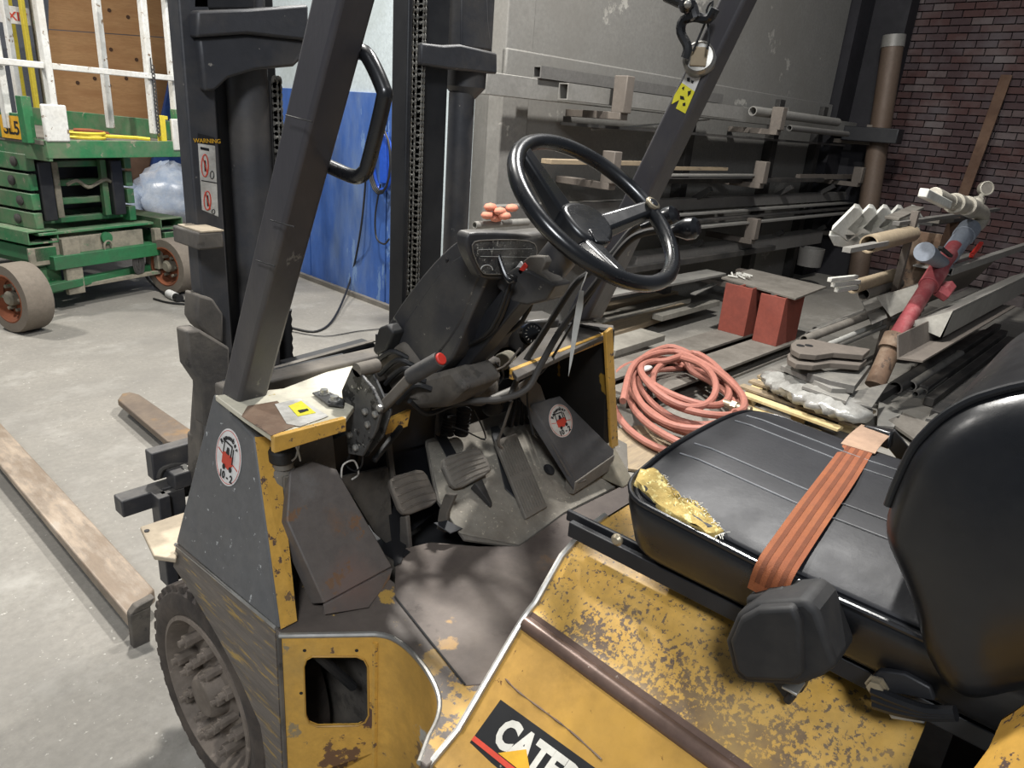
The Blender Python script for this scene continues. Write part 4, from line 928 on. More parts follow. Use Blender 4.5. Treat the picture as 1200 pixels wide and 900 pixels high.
M['hoodtop'] = mat('hood_top', YEL, .42, dust=.35, dustc='cdb580', wear=PRM, amt=.31, wscale=125, detail=5, bump=.1, dirt='c9a052', damt=.25, spec=.5,
   patches=[(at(755, 800, z=.84), .11, PRM, .62), (at(810, 840, z=.85), .13, PRM, .68), (at(690, 745, z=.85), .07, PRM, .6), (at(740, 735, z=.87), .07, PRM, .45), (at(880, 890, z=.86), .15, PRM, .66), (at(970, 930, z=.87), .14, PRM, .5)])
M['hoodedge'] = mat('hood_rolled_edge', '6e5a50', .32, metal=.35, wear='b5a79a', amt=.12, wscale=24, bump=.05)
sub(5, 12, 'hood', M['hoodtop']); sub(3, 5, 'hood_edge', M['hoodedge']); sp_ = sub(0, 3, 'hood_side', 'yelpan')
b = B(); b.tube([vs[j*ns+4]+V((-.002, 0, -.009)) for j in range(len(ys))], .014, 12); part(b, 'hood_bead', M['hoodedge'])
fr = vs[:ns]; b = B(); b.prism([fr[0]+V((.02, 0, -.1))]+[p for p in fr]+[V((1.575, .585, .5))], (0, -.004, 0)); part(b, 'hood_front', 'yel')
b = B(); b.tube([fr[0]+V((-.004, .004, 0))]+[p+V((-.002, .004, 0)) for p in fr[1:10]], .006, 8); part(b, 'hood_front_trim', 'bright')
# badge on the sloping side
p_a, p_b, p_c = vs[2], vs[3], vs[3*ns+3]
hn_ = (p_b-p_a).cross(p_c-p_b).normalized()
if hn_.x > 0: hn_ = -hn_
def hs(u, v, k=0): return onpl(u, v, p_b, hn_)+hn_*k
tl, bl, tr = hs(587, 820), hs(554, 866), hs(695, 898)
eX = (tr-tl).normalized(); eY = -(hn_.cross(eX)); 
if eY.z < 0: eY = -eY
ht = abs((tl-bl).dot(eY)); sh = (tl-bl).dot(eX)
print('BADGE', ht, sh, eX, eY)
W = .46
def bd(x, y, k): return bl+eX*(x+sh*y)+eY*(y*ht)+hn_*k
def band(y0, y1, name, m, k, x0=0, x1=W): bb = B(); bb.prism([bd(x0, y0, k), bd(x1, y0, k), bd(x1, y1, k), bd(x0, y1, k)], hn_*.0006); part(bb, name, m)
band(-.14, 1, 'badge', 'decalblk', .0006); band(-.03, .08, 'badge_red_stripe', 'decalred', .0014)
txt = text('badge_lettering', 'CATERPILLAR', M['letter'], FK, bd(.028, .23, .0014), eX, eY+eX*sh/ht, ht*.84, .0003, 'LEFT', bold=.0030, sx=.80)
b = B(); b.prism([bd(.05, .10, .0022), bd(.118, .10, .0022), bd(.084, .50, .0022)], hn_*.0005); part(b, 'badge_triangle', 'decalyel')
scr = [(575, 800), (590, 815), (615, 838), (655, 868), (700, 905)]
b = B(); b.tube(smooth_path([hs(*q, .0003) for q in ((592, 795), (607, 810), (640, 835), (670, 858), (705, 890))], 5), [.0006+.0014*abs(math.sin(i*.9)) for i in range(21)], 5); part(b, 'scratch', 'rustst')
# rear body corner, lower right
b = B(); b.hexa([(.60, -.02, .62), (1.0, -.02, .62), (1.0, -.6, .62), (.60, -.6, .62), (.66, -.06, .80), (1.0, -.06, .80), (1.0, -.6, .80), (.66, -.6, .80)]); 

# --- seat rails
b = B(); r0 = at(692, 622, z=.955); r1 = V((.86, -.05, .955))
b.box(((.875), .27, .965), (.012, .62, .028)); b.box((.890, .27, .953), (.03, .62, .006)); part(b, 'seat_rail', 'mastdark', .002)
b = B(); b.box((.875+.018, .27, .975), (.008, .66, .02)); part(b, 'seat_rail', 'mastdark', .002)
b = B(); b.lathe(at(724, 632, x=.868), (-1, 0, 0), [(.010, 0), (.010, .004), (.006, .008), (0, .009)], 14); part(b, 'rail_bolt', 'brass')
b = B(); b.box((1.32, .27, .965), (.02, .62, .028)); part(b, 'seat_rail', 'mastdark', .002)
# --- seat cushion
SX0, SX1, SY0, SY1 = .826, 1.335, -.12, .482
def rrect(x0, x1, y0, y1, r, k=6):
    P = []
    for cx_, cy_, a0 in ((x1-r, y1-r, 0), (x0+r, y1-r, 90), (x0+r, y0+r, 180), (x1-r, y0+r, 270)):
        for i in range(k+1):
            a = (a0+90*i/k)*D2R; P.append((cx_+r*math.cos(a), cy_+r*math.sin(a)))
    Q = []
    for i in range(len(P)):
        a, c_ = P[i], P[(i+1) % len(P)]; Q.append(a)
        L = math.hypot(a[0]-c_[0], a[1]-c_[1])
        if L > .08:
            n_ = int(L/.05)
            for j in range(1, n_): Q.append((a[0]+(c_[0]-a[0])*j/n_, a[1]+(c_[1]-a[1])*j/n_))
    return Q
def topz(x, y):
    cxn = (x-1.085)/.26; cyn = (y-.18)/.32
    return 1.082+.040*max(0, 1-cxn*cxn)-.012*math.exp(-((x-1.1)/.12)**2)*.6+.012*max(0, min(1, (y-.25)/.2))*(1-max(0, (y-.42)/.06)*.5)
b = B(); ol = rrect(SX0, SX1, SY0, SY1, .06)
def fmap(x, y, h):
    base = .985; t = h/.10
    q = 1-.12*(1-t)**1.5; return V((1.085+(x-1.085)*q, .18+(y-.18)*(1-.06*(1-t)), base+t*(topz(x, y)-base)))
pillow(b, ol, lambda x, y, h: fmap(x, y, h), .10, .022, 0, rings=4, fill=10, both=False); cush = part(b, 'seat_cushion', 'vinyl', sharp=60)
# top panel slightly proud with own vinyl
b = B(); ol2 = rrect(SX0+.012, SX1-.012, SY0+.01, SY1-.012, .055)
pillow(b, ol2, lambda x, y, h: V((x, y, topz(x, y)-.006+h)), .009, .008, .0, rings=4, fill=12, both=False); part(b, 'seat_top', 'vinyltop', sharp=60)
b = B(); b.tube([V((x, y, topz(x, y)-.002)) for x, y in rrect(SX0+.004, SX1-.004, SY0, SY1-.004, .057)], .0042, 8, closed=True); part(b, 'seat_piping', 'vinyl')
b = B(); b.tube([V((x, y, 1.02+.0)) for x, y in rrect(SX0-.001, SX1, SY0, SY1+.001, .06)], .003, 6, closed=True)
for (u, v) in ((788, 532), (806, 523), (856, 496), (874, 489)):
    x = at(u, v, z=1.118).x
    b = B(); b.tube([V((x, y/100, topz(x, y/100)+.0036)) for y in range(0, 47, 3)], .0014, 5); part(b, 'seat_stitching', 'stitch')
# torn corner with foam
tear = [(748, 551), (764, 548), (776, 556), (785, 568), (800, 585), (818, 589), (832, 604), (851, 625), (838, 629), (815, 621), (790, 606), (770, 592), (752, 575), (743, 562)]
tp_ = []
for u, v in tear:
    zq = 1.10
    for _ in range(6): q = at(u, v, z=zq); zq = topz(q.x, q.y)+.003
    tp_.append(q)
b = B(); n_ = len(tp_); cc_ = sum(tp_, V((0, 0, 0)))/n_; vv = []; ff = []
tp0 = tp_; tp_ = [p.lerp(tp0[(i+1) % n_], k/3) for i, p in enumerate(tp0) for k in range(3)]; n_ = len(tp_)
for j, s_ in enumerate((1, .95, .88, .78, .66, .52, .38, .24, .12)):
    for p in tp_:
        q = cc_.lerp(p, s_); q.x = max(q.x, SX0+.006); q.y = min(q.y, SY1-.004); vv.append(V((q.x, q.y, topz(q.x, q.y)+(-.006 if j == 0 else .002+.0055*random.random()))))
for j in range(8):
    for k in range(n_): ff.append((j*n_+k, j*n_+(k+1) % n_, (j+1)*n_+(k+1) % n_, (j+1)*n_+k))
vv.append(V((cc_.x, cc_.y, topz(cc_.x, cc_.y)+.005))); ff += [(8*n_+k, 8*n_+(k+1) % n_, 9*n_) for k in range(n_)]
tp_ = tp0
b.add(vv, ff); part(b, 'exposed_foam', 'foam', sharp=60)
b = B(); 
for k in range(2, 8):
    for j in range(9):
        p = tp_[k].lerp(tp_[k+1], j/9); p.z = topz(p.x, p.y)+.004; d_ = V((random.uniform(-1, 0), random.uniform(-.6, .4), random.uniform(-.3, .5))).normalized()
        b.tube([p, p+d_*random.uniform(.004, .010)], .0007, 4)
fz = part(b, 'frayed_threads', 'fray'); fz['kind'] = 'stuff'
# --- backrest
bk = [(1027, 639), (1031, 604), (1057, 542), (1078, 515), (1099, 496), (1124, 481), (1150, 471), (1200, 459), (1290, 450), (1420, 470), (1500, 560), (1500, 700), (1420, 790), (1300, 820), (1200, 830), (1145, 840), (1120, 836), (1099, 821), (1080, 790), (1071, 765), (1062, 730), (1052, 701), (1040, 672)]
XB = .80
o2 = [at(u, v, x=XB) for u, v in bk]; o2 = smooth_path(o2, 3, True)
b = B(); pillow(b, [(p.y, p.z) for p in o2], lambda y, z, h: V((1.36-h, y, z)), .56, .05, .012, rings=5, fill=6); part(b, 'backrest', 'vinyl', sharp=60)
b = B(); b.tube([V((XB+.032, p.y, p.z)) for p in o2[3:27]], .005, 8); part(b, 'backrest_piping', 'vinyl')
b = B(); pts2 = [at(u, v, x=1.20) for u, v in ((1180, 470), (1184, 445), (1195, 425), (1215, 410), (1260, 400), (1260, 470))]
pillow(b, [(p.y, p.z) for p in smooth_path(pts2, 3, True)], lambda y, z, h: V((1.34-h, y, z)), .14, .03, .0, rings=4, fill=4); part(b, 'backrest_wing', 'vinyl', sharp=60)
# hinge bracket with bolt and curved rubber strip
b = B(); b.prism([at(u, v, x=.835) for u, v in ((1018, 795), (1030, 786), (1060, 790), (1090, 806), (1095, 822), (1060, 815), (1030, 812))], (.01, 0, 0)); part(b, 'hinge_plate', 'mastdark', .002)
b = B(); b.lathe(at(1028, 803, x=.834), (-1, 0, 0), [(.0135, 0), (.0135, .003), (.010, .003), (.010, .010), (0, .011)], 6); part(b, 'hinge_bolt', 'brass')
for k in range(3):
    b = B(); b.tube(smooth_path([at(1022+k, 802+k*8+6, x=.828), at(1050, 820+k*6, x=.825), at(1085, 832+k*3, x=.822), at(1120, 834+k*2, x=.82)], 4), .007, 8); part(b, 'rubber_strip', 'vinyl')
b = B(); b.prism([at(u, v, x=.83) for u, v in ((1040, 836), (1080, 842), (1084, 849), (1044, 843))], (.03, 0, 0)); part(b, 'seat_mount', 'bright', .002)
# --- seat belt
cl = [((1027, 504), 1.325), ((1010, 520), 1.27), ((985, 556), 1.17), ((955, 598), 1.06), ((928, 637), .965), ((908, 668), .895), ((896, 695), .848)]
ctr = [at(u, v, x=x) for (u, v), x in cl]; print('BELT', ctr)
for i in range(5):
    zz_ = 1.10
    for _ in range(6):
        q = at(*cl[i][0], z=zz_); zz_ = topz(q.x, q.y)+.009
    ctr[i] = q
ctr[5] = at(908, 668, x=.818); ctr[6] = at(896, 700, x=.812)
print('BELT', ctr)
ctr = smooth_path(ctr, 4); wv = .048
def ribbon(off0, off1, lift, name, m, i0=0, i1=None, par=None):
    bb = B(); vs_ = []; pts = ctr[i0:i1]; n_ = len(pts)
    for i, p in enumerate(pts):
        t = (pts[min(i+1, n_-1)]-pts[max(i-1, 0)]).normalized(); s_ = V((0, 1, 0)); s_ = (s_-t*s_.dot(t)).normalized(); nn = s_.cross(t)
        if nn.z < 0: nn = -nn
        for o_, h_ in ((off0, lift), (off1, lift), (off1, lift+.0015), (off0, lift+.0015)): vs_.append(p+s_*o_+nn*h_)
    fs_ = [(i*4+k, i*4+(k+1) % 4, (i+1)*4+(k+1) % 4, (i+1)*4+k) for i in range(n_-1) for k in range(4)]+[(3, 2, 1, 0), tuple((n_-1)*4+k for k in range(4))]
    bb.add(vs_, fs_); return part(bb, name, m, parent=par, sharp=60)
sb = ribbon(-wv/2, wv/2, 0, 'seat_belt', 'belt', 4)
ribbon(-.017, -.011, .0006, 'webbing_stripe', 'belt2', 4, par=sb); ribbon(-.003, .003, .0006, 'webbing_stripe', 'belt2', 4, par=sb); ribbon(.011, .017, .0006, 'webbing_stripe', 'belt2', 4, par=sb)
ribbon(-wv/2-.004, wv/2+.004, .001, 'worn_belt_end', 'beltw', 0, 6)
b = B(); q_ = ctr[0]; b.hexa([q_+V(o_) for o_ in ((-.03, -.035, -.02), (.02, -.035, -.025), (.02, .03, -.03), (-.02, .03, -.02), (-.02, -.03, .010), (.015, -.03, .008), (.015, .02, .0), (-.01, .02, .008))]); part(b, 'belt_anchor', 'vinyl', .004)
b = B(); b.beam(q_+V((0, -.02, 0)), q_+V((.03, -.1, -.08)), .012, .03); part(b, 'anchor_strap', 'rubberblk', .002)
# buckle housing
XH = .765
hsg = [(849, 752), (862, 722), (885, 707), (942, 703), (958, 718), (981, 782), (962, 795), (935, 805), (872, 802), (858, 790)]
b = B(); b.prism([at(u, v, x=XH) for u, v in hsg], (.07, 0, 0)); part(b, 'belt_retractor', 'rubberblk', .008, segs=3)
b = B(); b.prism([at(u, v, x=XH-.012) for u, v in ((855, 752), (866, 726), (887, 714), (928, 712), (938, 730), (940, 790), (930, 800), (874, 798), (862, 787))], (.02, 0, 0)); part(b, 'retractor_cover', 'rubberblk', .006, segs=3)
b = B(); b.prism([at(u, v, x=.80) for u, v in ((873, 701), (916, 690), (922, 708), (885, 720), (874, 716))], (.035, 0, 0)); part(b, 'belt_guide', 'rubberblk', .004)
b = B(); b.prism([at(u, v, x=.83) for u, v in ((905, 800), (945, 798), (940, 812), (918, 818))], (.02, 0, 0)); b.cyl(at(930, 812, x=.83), at(922, 822, x=.83), .006, 8); part(b, 'retractor_mount', 'mastdark', .002)
b = B(); b.box(at(930, 803, x=.815), (.03, .02, .004)); part(b, 'mount_washer', 'bright', .001)
# rear fender below the backrest, lower right corner
b = B(); b.prism([at(1150, 905, x=.72), at(1165, 872, x=.76), at(1200, 850, x=.76), at(1330, 800, x=.72), at(1330, 960, x=.66), at(1110, 960, x=.66)], (.05, 0, 0)); part(b, 'rear_body_panel', 'yel', .006)
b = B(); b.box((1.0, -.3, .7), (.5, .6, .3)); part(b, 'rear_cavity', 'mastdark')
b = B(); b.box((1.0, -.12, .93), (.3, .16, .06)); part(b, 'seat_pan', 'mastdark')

# ================================================================ AROUND THE FORKLIFT
def wp(u, v, b=0.): return onpl(u, v, bp(0, b, 0), E2)
def one(bd, name, m, label, cat, group=None, bevel=0, **k):
    o = bd.build(name, M[m] if isinstance(m, str) else m, None, bevel=bevel, **k); return tag(o, label, cat, group)
def wbar(u0, v0, u1, b, w, h, ext=0):
    p = wp(u0, v0, b); q = wp(u1, v0, b); L = (q-p).dot(E1); return p, p+E1*(L+ext)
# ---- steel rack on the grey wall
RK = thing('cantilever_rack', 'wall rack of dusty steel arms with upright end stops holding long bars', 'rack', bp(2.5, -.2, 0))
def rpart(bd, name, m, bevel=0, parent=None): return bd.build(name, M[m], parent or RK, bevel=bevel)
arms = [(730, 111, .24), (912, 139, .20), (1021, 156, .18), (716, 196, .22), (892, 202, .20), (1006, 205, .18), (882, 268, .20), (1000, 266, .2), (869, 325, .16), (716, 300, .1)]
for i, (u, v, hh) in enumerate(arms):
    p = wp(u, v, -.50)
    b = B(); b.box(p, (.09, .11, hh), (E1, E2, ZZ)); rpart(b, 'end_stop', 'bracket', .006)
    b = B(); b.box(p+E2*.22-ZZ*(hh*.5+.02), (.09, .50, .05), (E1, E2, ZZ)); rpart(b, 'rack_arm', 'bracket', .004)
for a in (2.35, 4.05, 5.2):
    b = B(); b.bbox(a, -.05, 1.0, .12, .1, 2.0); rpart(b, 'rack_upright', 'steeldk', .004)
    b = B(); b.beam(bp(a, -.1, .95), bp(a, -.38, 1.15), .05, .05); rpart(b, 'arm_brace', 'steeldk', .003)
    b = B(); b.beam(bp(a, -.1, .45), bp(a, -.38, .68), .05, .05); rpart(b, 'arm_brace', 'steeldk', .003)
# long stock on the rack
p, q = wbar(566, 97, 1012, -.22, 0, 0); b = B(); b.beam(p, q, .06, .13); one(b, 'steel_beam', 'steellt', 'long pale steel beam on the top shelf of the wall rack', 'steel beam', bevel=.004)
p, q = wbar(629, 88, 716, -.24, 0, 0); b = B(); b.rtube(p+ZZ*.02, q+E1*1.6+ZZ*.02, .07, .075, .008); one(b, 'square_tube', 'steel', 'square steel tube lying above the pale beam, open end left of the first end stop', 'steel tube')
p, q = wbar(660, 107, 716, -.36, 0, 0); b = B(); b.rtube(p, q+E1*1.9, .085, .105, .008); one(b, 'rectangular_tube', 'steellt', 'rectangular steel tube with a bright open end in front of the pale beam', 'steel tube')
p = wp(882, 130, -.40); b = B(); b.pipe(p, p+E1*2.0, .042, .033, 16); one(b, 'round_pipe', 'steellt', 'round steel pipe at the right end of the top shelf, open end facing left', 'pipe')
p = wp(925, 150, -.46); b = B(); b.pipe(p, p+E1*1.5, .03, .022, 12); one(b, 'round_pipe', 'steel', 'thin steel pipe just below the round pipe near the corner column', 'pipe')
p = wp(694, 152, -.3); q = wp(785, 144, -.3); b = B(); b.beam(p, q+(q-p)*.6, .02, .012); one(b, 'flat_bar', 'steellt', 'thin bright flat bar slanting up under the top shelf behind the right guard post', 'flat bar')
p = wp(875, 161, -.2); b = B(); b.beam(p, p+E1*.55, .03, .02); one(b, 'flat_bar', 'steellt', 'short thin bar hanging in the shade below the round pipe', 'flat bar')
for i, (u, v, u1, bb_, w, h, m, lab) in enumerate((
    (640, 189, 770, -.40, .09, .03, 'plank', 'board lying behind the steering wheel on the second shelf'),
    (770, 205, 893, -.42, .10, .015, 'steellt', 'thin bright flat strip on the second shelf right of the guard post'),
    (775, 212, 960, -.30, .10, .04, 'steeldk', 'dark flat bar under the bright strip on the second shelf'),
    (785, 197, 850, -.25, .06, .03, 'plank', 'short brown strip lying on the second shelf'),
    (575, 250, 985, -.22, .10, .10, 'steel', 'grey box beam at the back of the third shelf'),
    (640, 262, 990, -.32, .10, .018, 'steellt', 'upper of the long pale strips on the third shelf'),
    (700, 268, 990, -.38, .10, .018, 'steeldk', 'dark strip between the pale strips on the third shelf'),
    (720, 275, 985, -.43, .10, .02, 'steellt', 'lowest long pale strip at the front of the third shelf'),
    (735, 308, 948, -.30, .18, .14, 'steel', 'wide dusty beam on the lowest shelf'),
    (700, 322, 900, -.42, .05, .05, 'steeldk', 'dark bar in front of the wide dusty beam'),
    (700, 345, 835, -.55, .20, .02, 'steellt', 'wide pale flat plate lying low beside the red steel stubs'))):
    p, q = wbar(u, v, u1, bb_, 0, 0); b = B(); b.beam(p, q, w, h); one(b, 'stock_bar', m, lab, 'steel bar' if m != 'plank' else 'board', 'long stock on the wall rack', bevel=.002)
p = wp(556, 264, -.30); b = B(); b.pipe(p, p+E1*.5, .025, .018, 12); one(b, 'round_pipe', 'steellt', 'short pipe end sticking out beside the mast on the third shelf', 'pipe')
p = wp(587, 254, -.36)+ZZ*.02
b = B(); 
for k in range(7): b.ball(p+V((random.uniform(-.10, .10), random.uniform(-.04, .04), random.uniform(-.03, .05))), .045, 8, (1.2, .8, .6))
one(b, 'rag', 'orange', 'crumpled salmon rag on the third shelf right of the mast', 'rag', sharp=80)
p, q = wbar(935, 207, 1012, -.30, 0, 0)
b = B(); b.beam(p, q, .05, .05); one(b, 'angle_bar', 'bracket', 'rusty grey crossbar between the last two arms by the corner', 'steel bar')
p = wp(950, 300, -.5); b = B(); b.lathe((p.x, p.y, .28), ZZ, [(.13, 0), (.14, .2), (.13, .2), (.12, .02), (0, .02)], 20)
o = one(b, 'bucket', 'steel', 'grey metal bucket at the right end of the lowest shelf', 'bucket')
# bits and planks on the floor under the rack
for i, (u, v, u1, v1, w, h, m, lab) in enumerate((
    (700, 392, 800, 358, .22, .05, 'plank', 'brownish plank on the floor beside the dashboard side of the hose'),
    (705, 375, 800, 350, .18, .05, 'grey_wood', 'grey plank behind the brownish plank under the wall rack'),
    (690, 364, 790, 344, .10, .06, 'plank', 'plank in the shade under the wall rack'),
    (706, 410, 765, 392, .22, .05, 'grey_wood', 'short grey board end right of the yellow cowl corner'),
    (770, 372, 838, 354, .10, .05, 'grey_wood', 'narrow grey board leading to the red steel stubs'))):
    p, q = at(u, v, z=.06+.02*i), at(u1, v1, z=.06+.02*i); q.z = p.z; b = B(); b.beam(p, q, w, h); one(b, 'plank', m, lab, 'plank', 'planks under the wall rack', bevel=.004)
b = B(); b.bbox(2.9, -.22, 1.60, 4.6, .36, .02); one(b, 'shadow_sheet', 'steeldk', 'added flat sheet under the top shelf stock of the wall rack, casting its shadow', 'shadow sheet')  # added to throw the shelf's shadow band onto the wall below
# red stubs with plate and two floor channels
H = .11
for i, pts in enumerate((((755, 410), (842, 387), (880, 397), (792, 421)), ((800, 422), (877, 400), (925, 409), (832, 437)))):
    T = [at(u, v, z=H) for u, v in pts]
    # tidy into a straight member along E1
    y0 = (T[0]-BO).dot(E2); y1 = (T[3]-BO).dot(E2); a0 = (T[0]-BO).dot(E1); a1 = (T[1]-BO).dot(E1)+.75
    yc = (y0+y1)/2; w = abs(y1-y0)*.95
    if i: yc -= .02
    b = B(); b.bbox((a0-.9+a1)/2, yc, H-.01, a1-a0+.9, w, .02); b.bbox((a0-.9+a1)/2, yc, .055, a1-a0+.9, w*.2, .09); b.bbox((a0-.9+a1)/2, yc, .01, a1-a0+.9, w, .02)
    one(b, 'floor_beam', 'rustst' if 0 else 'dust', ('far' if i == 0 else 'near')+' one of the two dusty steel beams lying on the floor under the red stubs', 'steel beam', bevel=.002)
stubs = (((855, 332), (882, 340), (870, 395), (842, 386)), ((892, 344), (922, 352), (910, 406), (880, 399)))
for i, s_ in enumerate(stubs):
    bl_, br_ = at(*s_[3], z=H), at(*s_[2], z=H); tl_ = onpl(*s_[0], bl_, E1)
    yc = ((bl_+br_)/2-BO).dot(E2); w = abs((bl_-br_).dot(E2)); a0 = ((bl_+br_)/2-BO).dot(E1); h = tl_.z-H
    t = thing('red_steel_stub', ('far left' if i == 0 else 'near right')+' stub of red primed steel standing on the floor beam', 'steel stub', bp(a0+.18, yc, H), 'red primed stubs')
    for da, nm in ((.01, 'flange'), (.35, 'flange')):
        b = B(); b.bbox(a0+da, yc, H+h/2, .018, w, h); b.build(nm, M['redprime'], t, bevel=.002)
    b = B(); b.bbox(a0+.18, yc, H+h/2, .33, .014, h); b.build('web', M['redprime'], t)
    b = B(); b.bbox(a0+.18, yc-w/2+.006, H+h/2, .33, .010, h); b.build('side_plate', M['redprime'], t)
    SH = H+h
pp_ = [at(u, v, z=SH) for u, v in ((845, 327), (880, 317), (968, 338), (932, 352))]
b = B(); b.prism(pp_, (0, 0, .016)); one(b, 'steel_plate', 'dust', 'square grey steel plate resting on the two red stubs', 'steel plate', bevel=.002)
c0_ = at(868, 325, z=SH+.02)
b = B()
for k in range(9):
    a = k*.55; q0_ = c0_+V((random.uniform(-.09, .09), random.uniform(-.10, .06), .008+random.uniform(0, .015))); d_ = V((math.cos(a), math.sin(a), .1))*.04; b.tube([q0_-d_, q0_, q0_+d_], .008, 5)
o = one(b, 'chain_scrap', 'foamw', 'small heap of pale links on the plate over the red stubs', 'chain'); o.location.z = SH+.018
p = at(812, 345, z=.3); q = at(838, 332, z=.33); b = B(); b.beam(p, q, .05, .008); one(b, 'strip', 'steellt', 'thin bright strip slanting up beside the red stubs', 'steel strip')
# ---- hose coil
HC = at(800, 476, z=.06)
b = B(); pts = []
ax1 = V((.80, .60, 0)).normalized(); ax2 = V((-.6, .8, 0)).normalized()
rs = random.Random(3)
NL = 9
for k in range(NL*14):
    t = k/14*2*math.pi; lp_ = k//14; s_ = 1-.045*lp_+.10*math.sin(t*.31+lp_)
    off = V((.10*math.sin(lp_*2.1), .07*math.cos(lp_*1.7), 0))
    pts.append(HC+off+ax1*.70*s_*math.cos(t)+ax2*.36*s_*math.sin(t)+ZZ*(.015+.022*lp_+.02*math.sin(t*2+lp_*1.3)))
for p in pts: p.z = max(p.z, .022)
tail = [at(u, v, z=.25) for u, v in ((745, 425), (790, 412), (835, 432), (866, 458), (872, 476), (862, 484))]
hz_ = thing('hose_coil', 'coiled salmon pink rubber hose lying on the floor right of the forklift', 'hose', (HC.x, HC.y, 0))
b = B(); b.tube(smooth_path(pts, 3), .020, 9); b.build('hose', M['hose'], hz_)
b = B(); b.tube(smooth_path([at(730, 470, z=.2)]+tail, 5), .020, 9); b.build('hose_end', M['hose'], hz_)
b = B(); e0, e1 = at(848, 472, z=.22), at(872, 480, z=.22); b.cyl(e0, e1, .022, 14); b.cyl(e0.lerp(e1, .4), e0.lerp(e1, .65), .032, 6); b.cyl(e1, e1+(e1-e0)*.3, .028, 14); b.build('hose_coupling', M['brass'], hz_)
b = B(); b.ball(at(757, 432, z=.25), .05, 8, (1.4, .5, .3)); b.build('white_tie', M['white'], hz_, sharp=80)
# ---- pile on the floor between hose and rack
def flat(px, z, th, name, m, lab, cat, group=None, bevel=.002):
    b = B(); b.prism([at(u, v, z=z) for u, v in px], (0, 0, -th)); return one(b, name, m, lab, cat, group, bevel)
flat([(722, 502), (750, 498), (960, 560), (930, 575), (730, 548)], .02, .015, 'cardboard_sheet', 'plank', 'flat worn sheet lying under the near side of the hose coil', 'sheet')
pal = thing('pallet', 'broken pine pallet with pale slats under the wrapped pile', 'pallet', at(935, 480, z=0))
for k, (u0, v0, u1, v1, z) in enumerate(((868, 452, 1010, 500, .09), (872, 462, 985, 503, .09), (880, 446, 1018, 492, .09), (866, 474, 960, 508, .03), (890, 440, 1024, 484, .09))):
    p, q = at(u0, v0, z=z), at(u1, v1, z=z); b = B(); b.beam(p, q, .07, .018); b.build('slat', M['pine' if k % 2 else 'plank'], pal, bevel=.002)
for k, (u0, v0, u1, v1) in enumerate(((876, 470, 900, 445), (935, 490, 950, 468), (990, 500, 1010, 480))):
    p, q = at(u0, v0, z=.04), at(u1, v1, z=.04); b = B(); b.beam(p, q, .08, .07); b.build('bearer', M['pine'], pal, bevel=.003)
# film wrapped bundle
def lumpy(c0, c1, r, n, seed, m, name, lab, cat, sz=.5, cnt=16):
    rr = random.Random(seed); b = B(); d = c1-c0; ns_ = 26; vs_ = []; k_ = 18; ax = d.normalized(); sd = ax.cross(ZZ).normalized()
    for i in range(ns_+1):
        t = i/ns_; rad = r*(math.sin(math.pi*min(1, max(0.03, t*.96+.02)))**.3)
        for j in range(k_):
            a = 2*math.pi*j/k_; q = rad*(1+rr.uniform(-.16, .16)); vs_.append(c0+d*t+sd*math.cos(a)*q+ZZ*(math.sin(a)*q*sz))
    fs_ = [(i*k_+j, i*k_+(j+1) % k_, (i+1)*k_+(j+1) % k_, (i+1)*k_+j) for i in range(ns_) for j in range(k_)]+[tuple(range(k_-1, -1, -1)), tuple(ns_*k_+j for j in range(k_))]
    b.add(vs_, fs_); return one(b, name, m, lab, cat, sharp=75)
lumpy(at(902, 440, z=.17), at(1015, 490, z=.17), .17, 0, 5, 'film', 'wrapped_bundle', 'long bundle wrapped in crinkled clear plastic film on the pallet', 'bundle', .4)
flat([(915, 428), (975, 455), (998, 456), (1000, 450), (940, 422)], .27, .03, 'steel_plate', 'steellt', 'pale plate lying on the film wrapped bundle', 'steel plate', 'plates of the floor pile')
flat([(946, 437), (1020, 428), (1002, 452), (974, 446)], .30, .05, 'steel_plate', 'steel', 'notched grey plate at the top of the floor pile', 'steel plate', 'plates of the floor pile')
flat([(984, 462), (1041, 449), (1022, 477), (1000, 472)], .22, .012, 'steel_plate', 'steel', 'angled grey plate at the right end of the floor pile', 'steel plate', 'plates of the floor pile')
flat([(950, 446), (976, 452), (996, 463), (992, 470), (940, 452)], .24, .02, 'steel_plate', 'steellt', 'pale plate squeezed between notched plate and film bundle', 'steel plate', 'plates of the floor pile')
for i, z in enumerate((.36, .41)):
    P_ = [at(u, v-0, z=z) for u, v in ((925, 408-i*0), (930, 403), (948, 402), (960, 405), (985, 408), (1018, 415), (1010, 422), (975, 418), (955, 421), (935, 419), (926, 415))]
    sh_ = V((0, 0, 0)) if i == 0 else V((.02, .03, 0))
    P_ = [at(u+(2 if i else -2), v-(7 if i else -5), z=z) for u, v in ((925, 410), (931, 405), (950, 404), (968, 408), (1018, 416), (1010, 423), (975, 420), (955, 423), (935, 421), (926, 416))]
    t = thing('slotted_bar', ('upper' if i else 'lower')+' flat steel bar with a rounded slotted end on the floor pile', 'steel bar', sum(P_, V((0, 0, 0)))/len(P_), 'slotted flat bars')
    b = B(); b.prism(P_, (0, 0, -.035)); b.build('bar', M['bracket'], t, bevel=.004)
    for uu in (938, 948):
        c_ = at(uu, 412-(7 if i else -5), z=z+.001); b = B(); b.lathe(c_, ZZ, [(.025, 0), (.025, .002)], 12); b.build('slot', M['ink'], t)
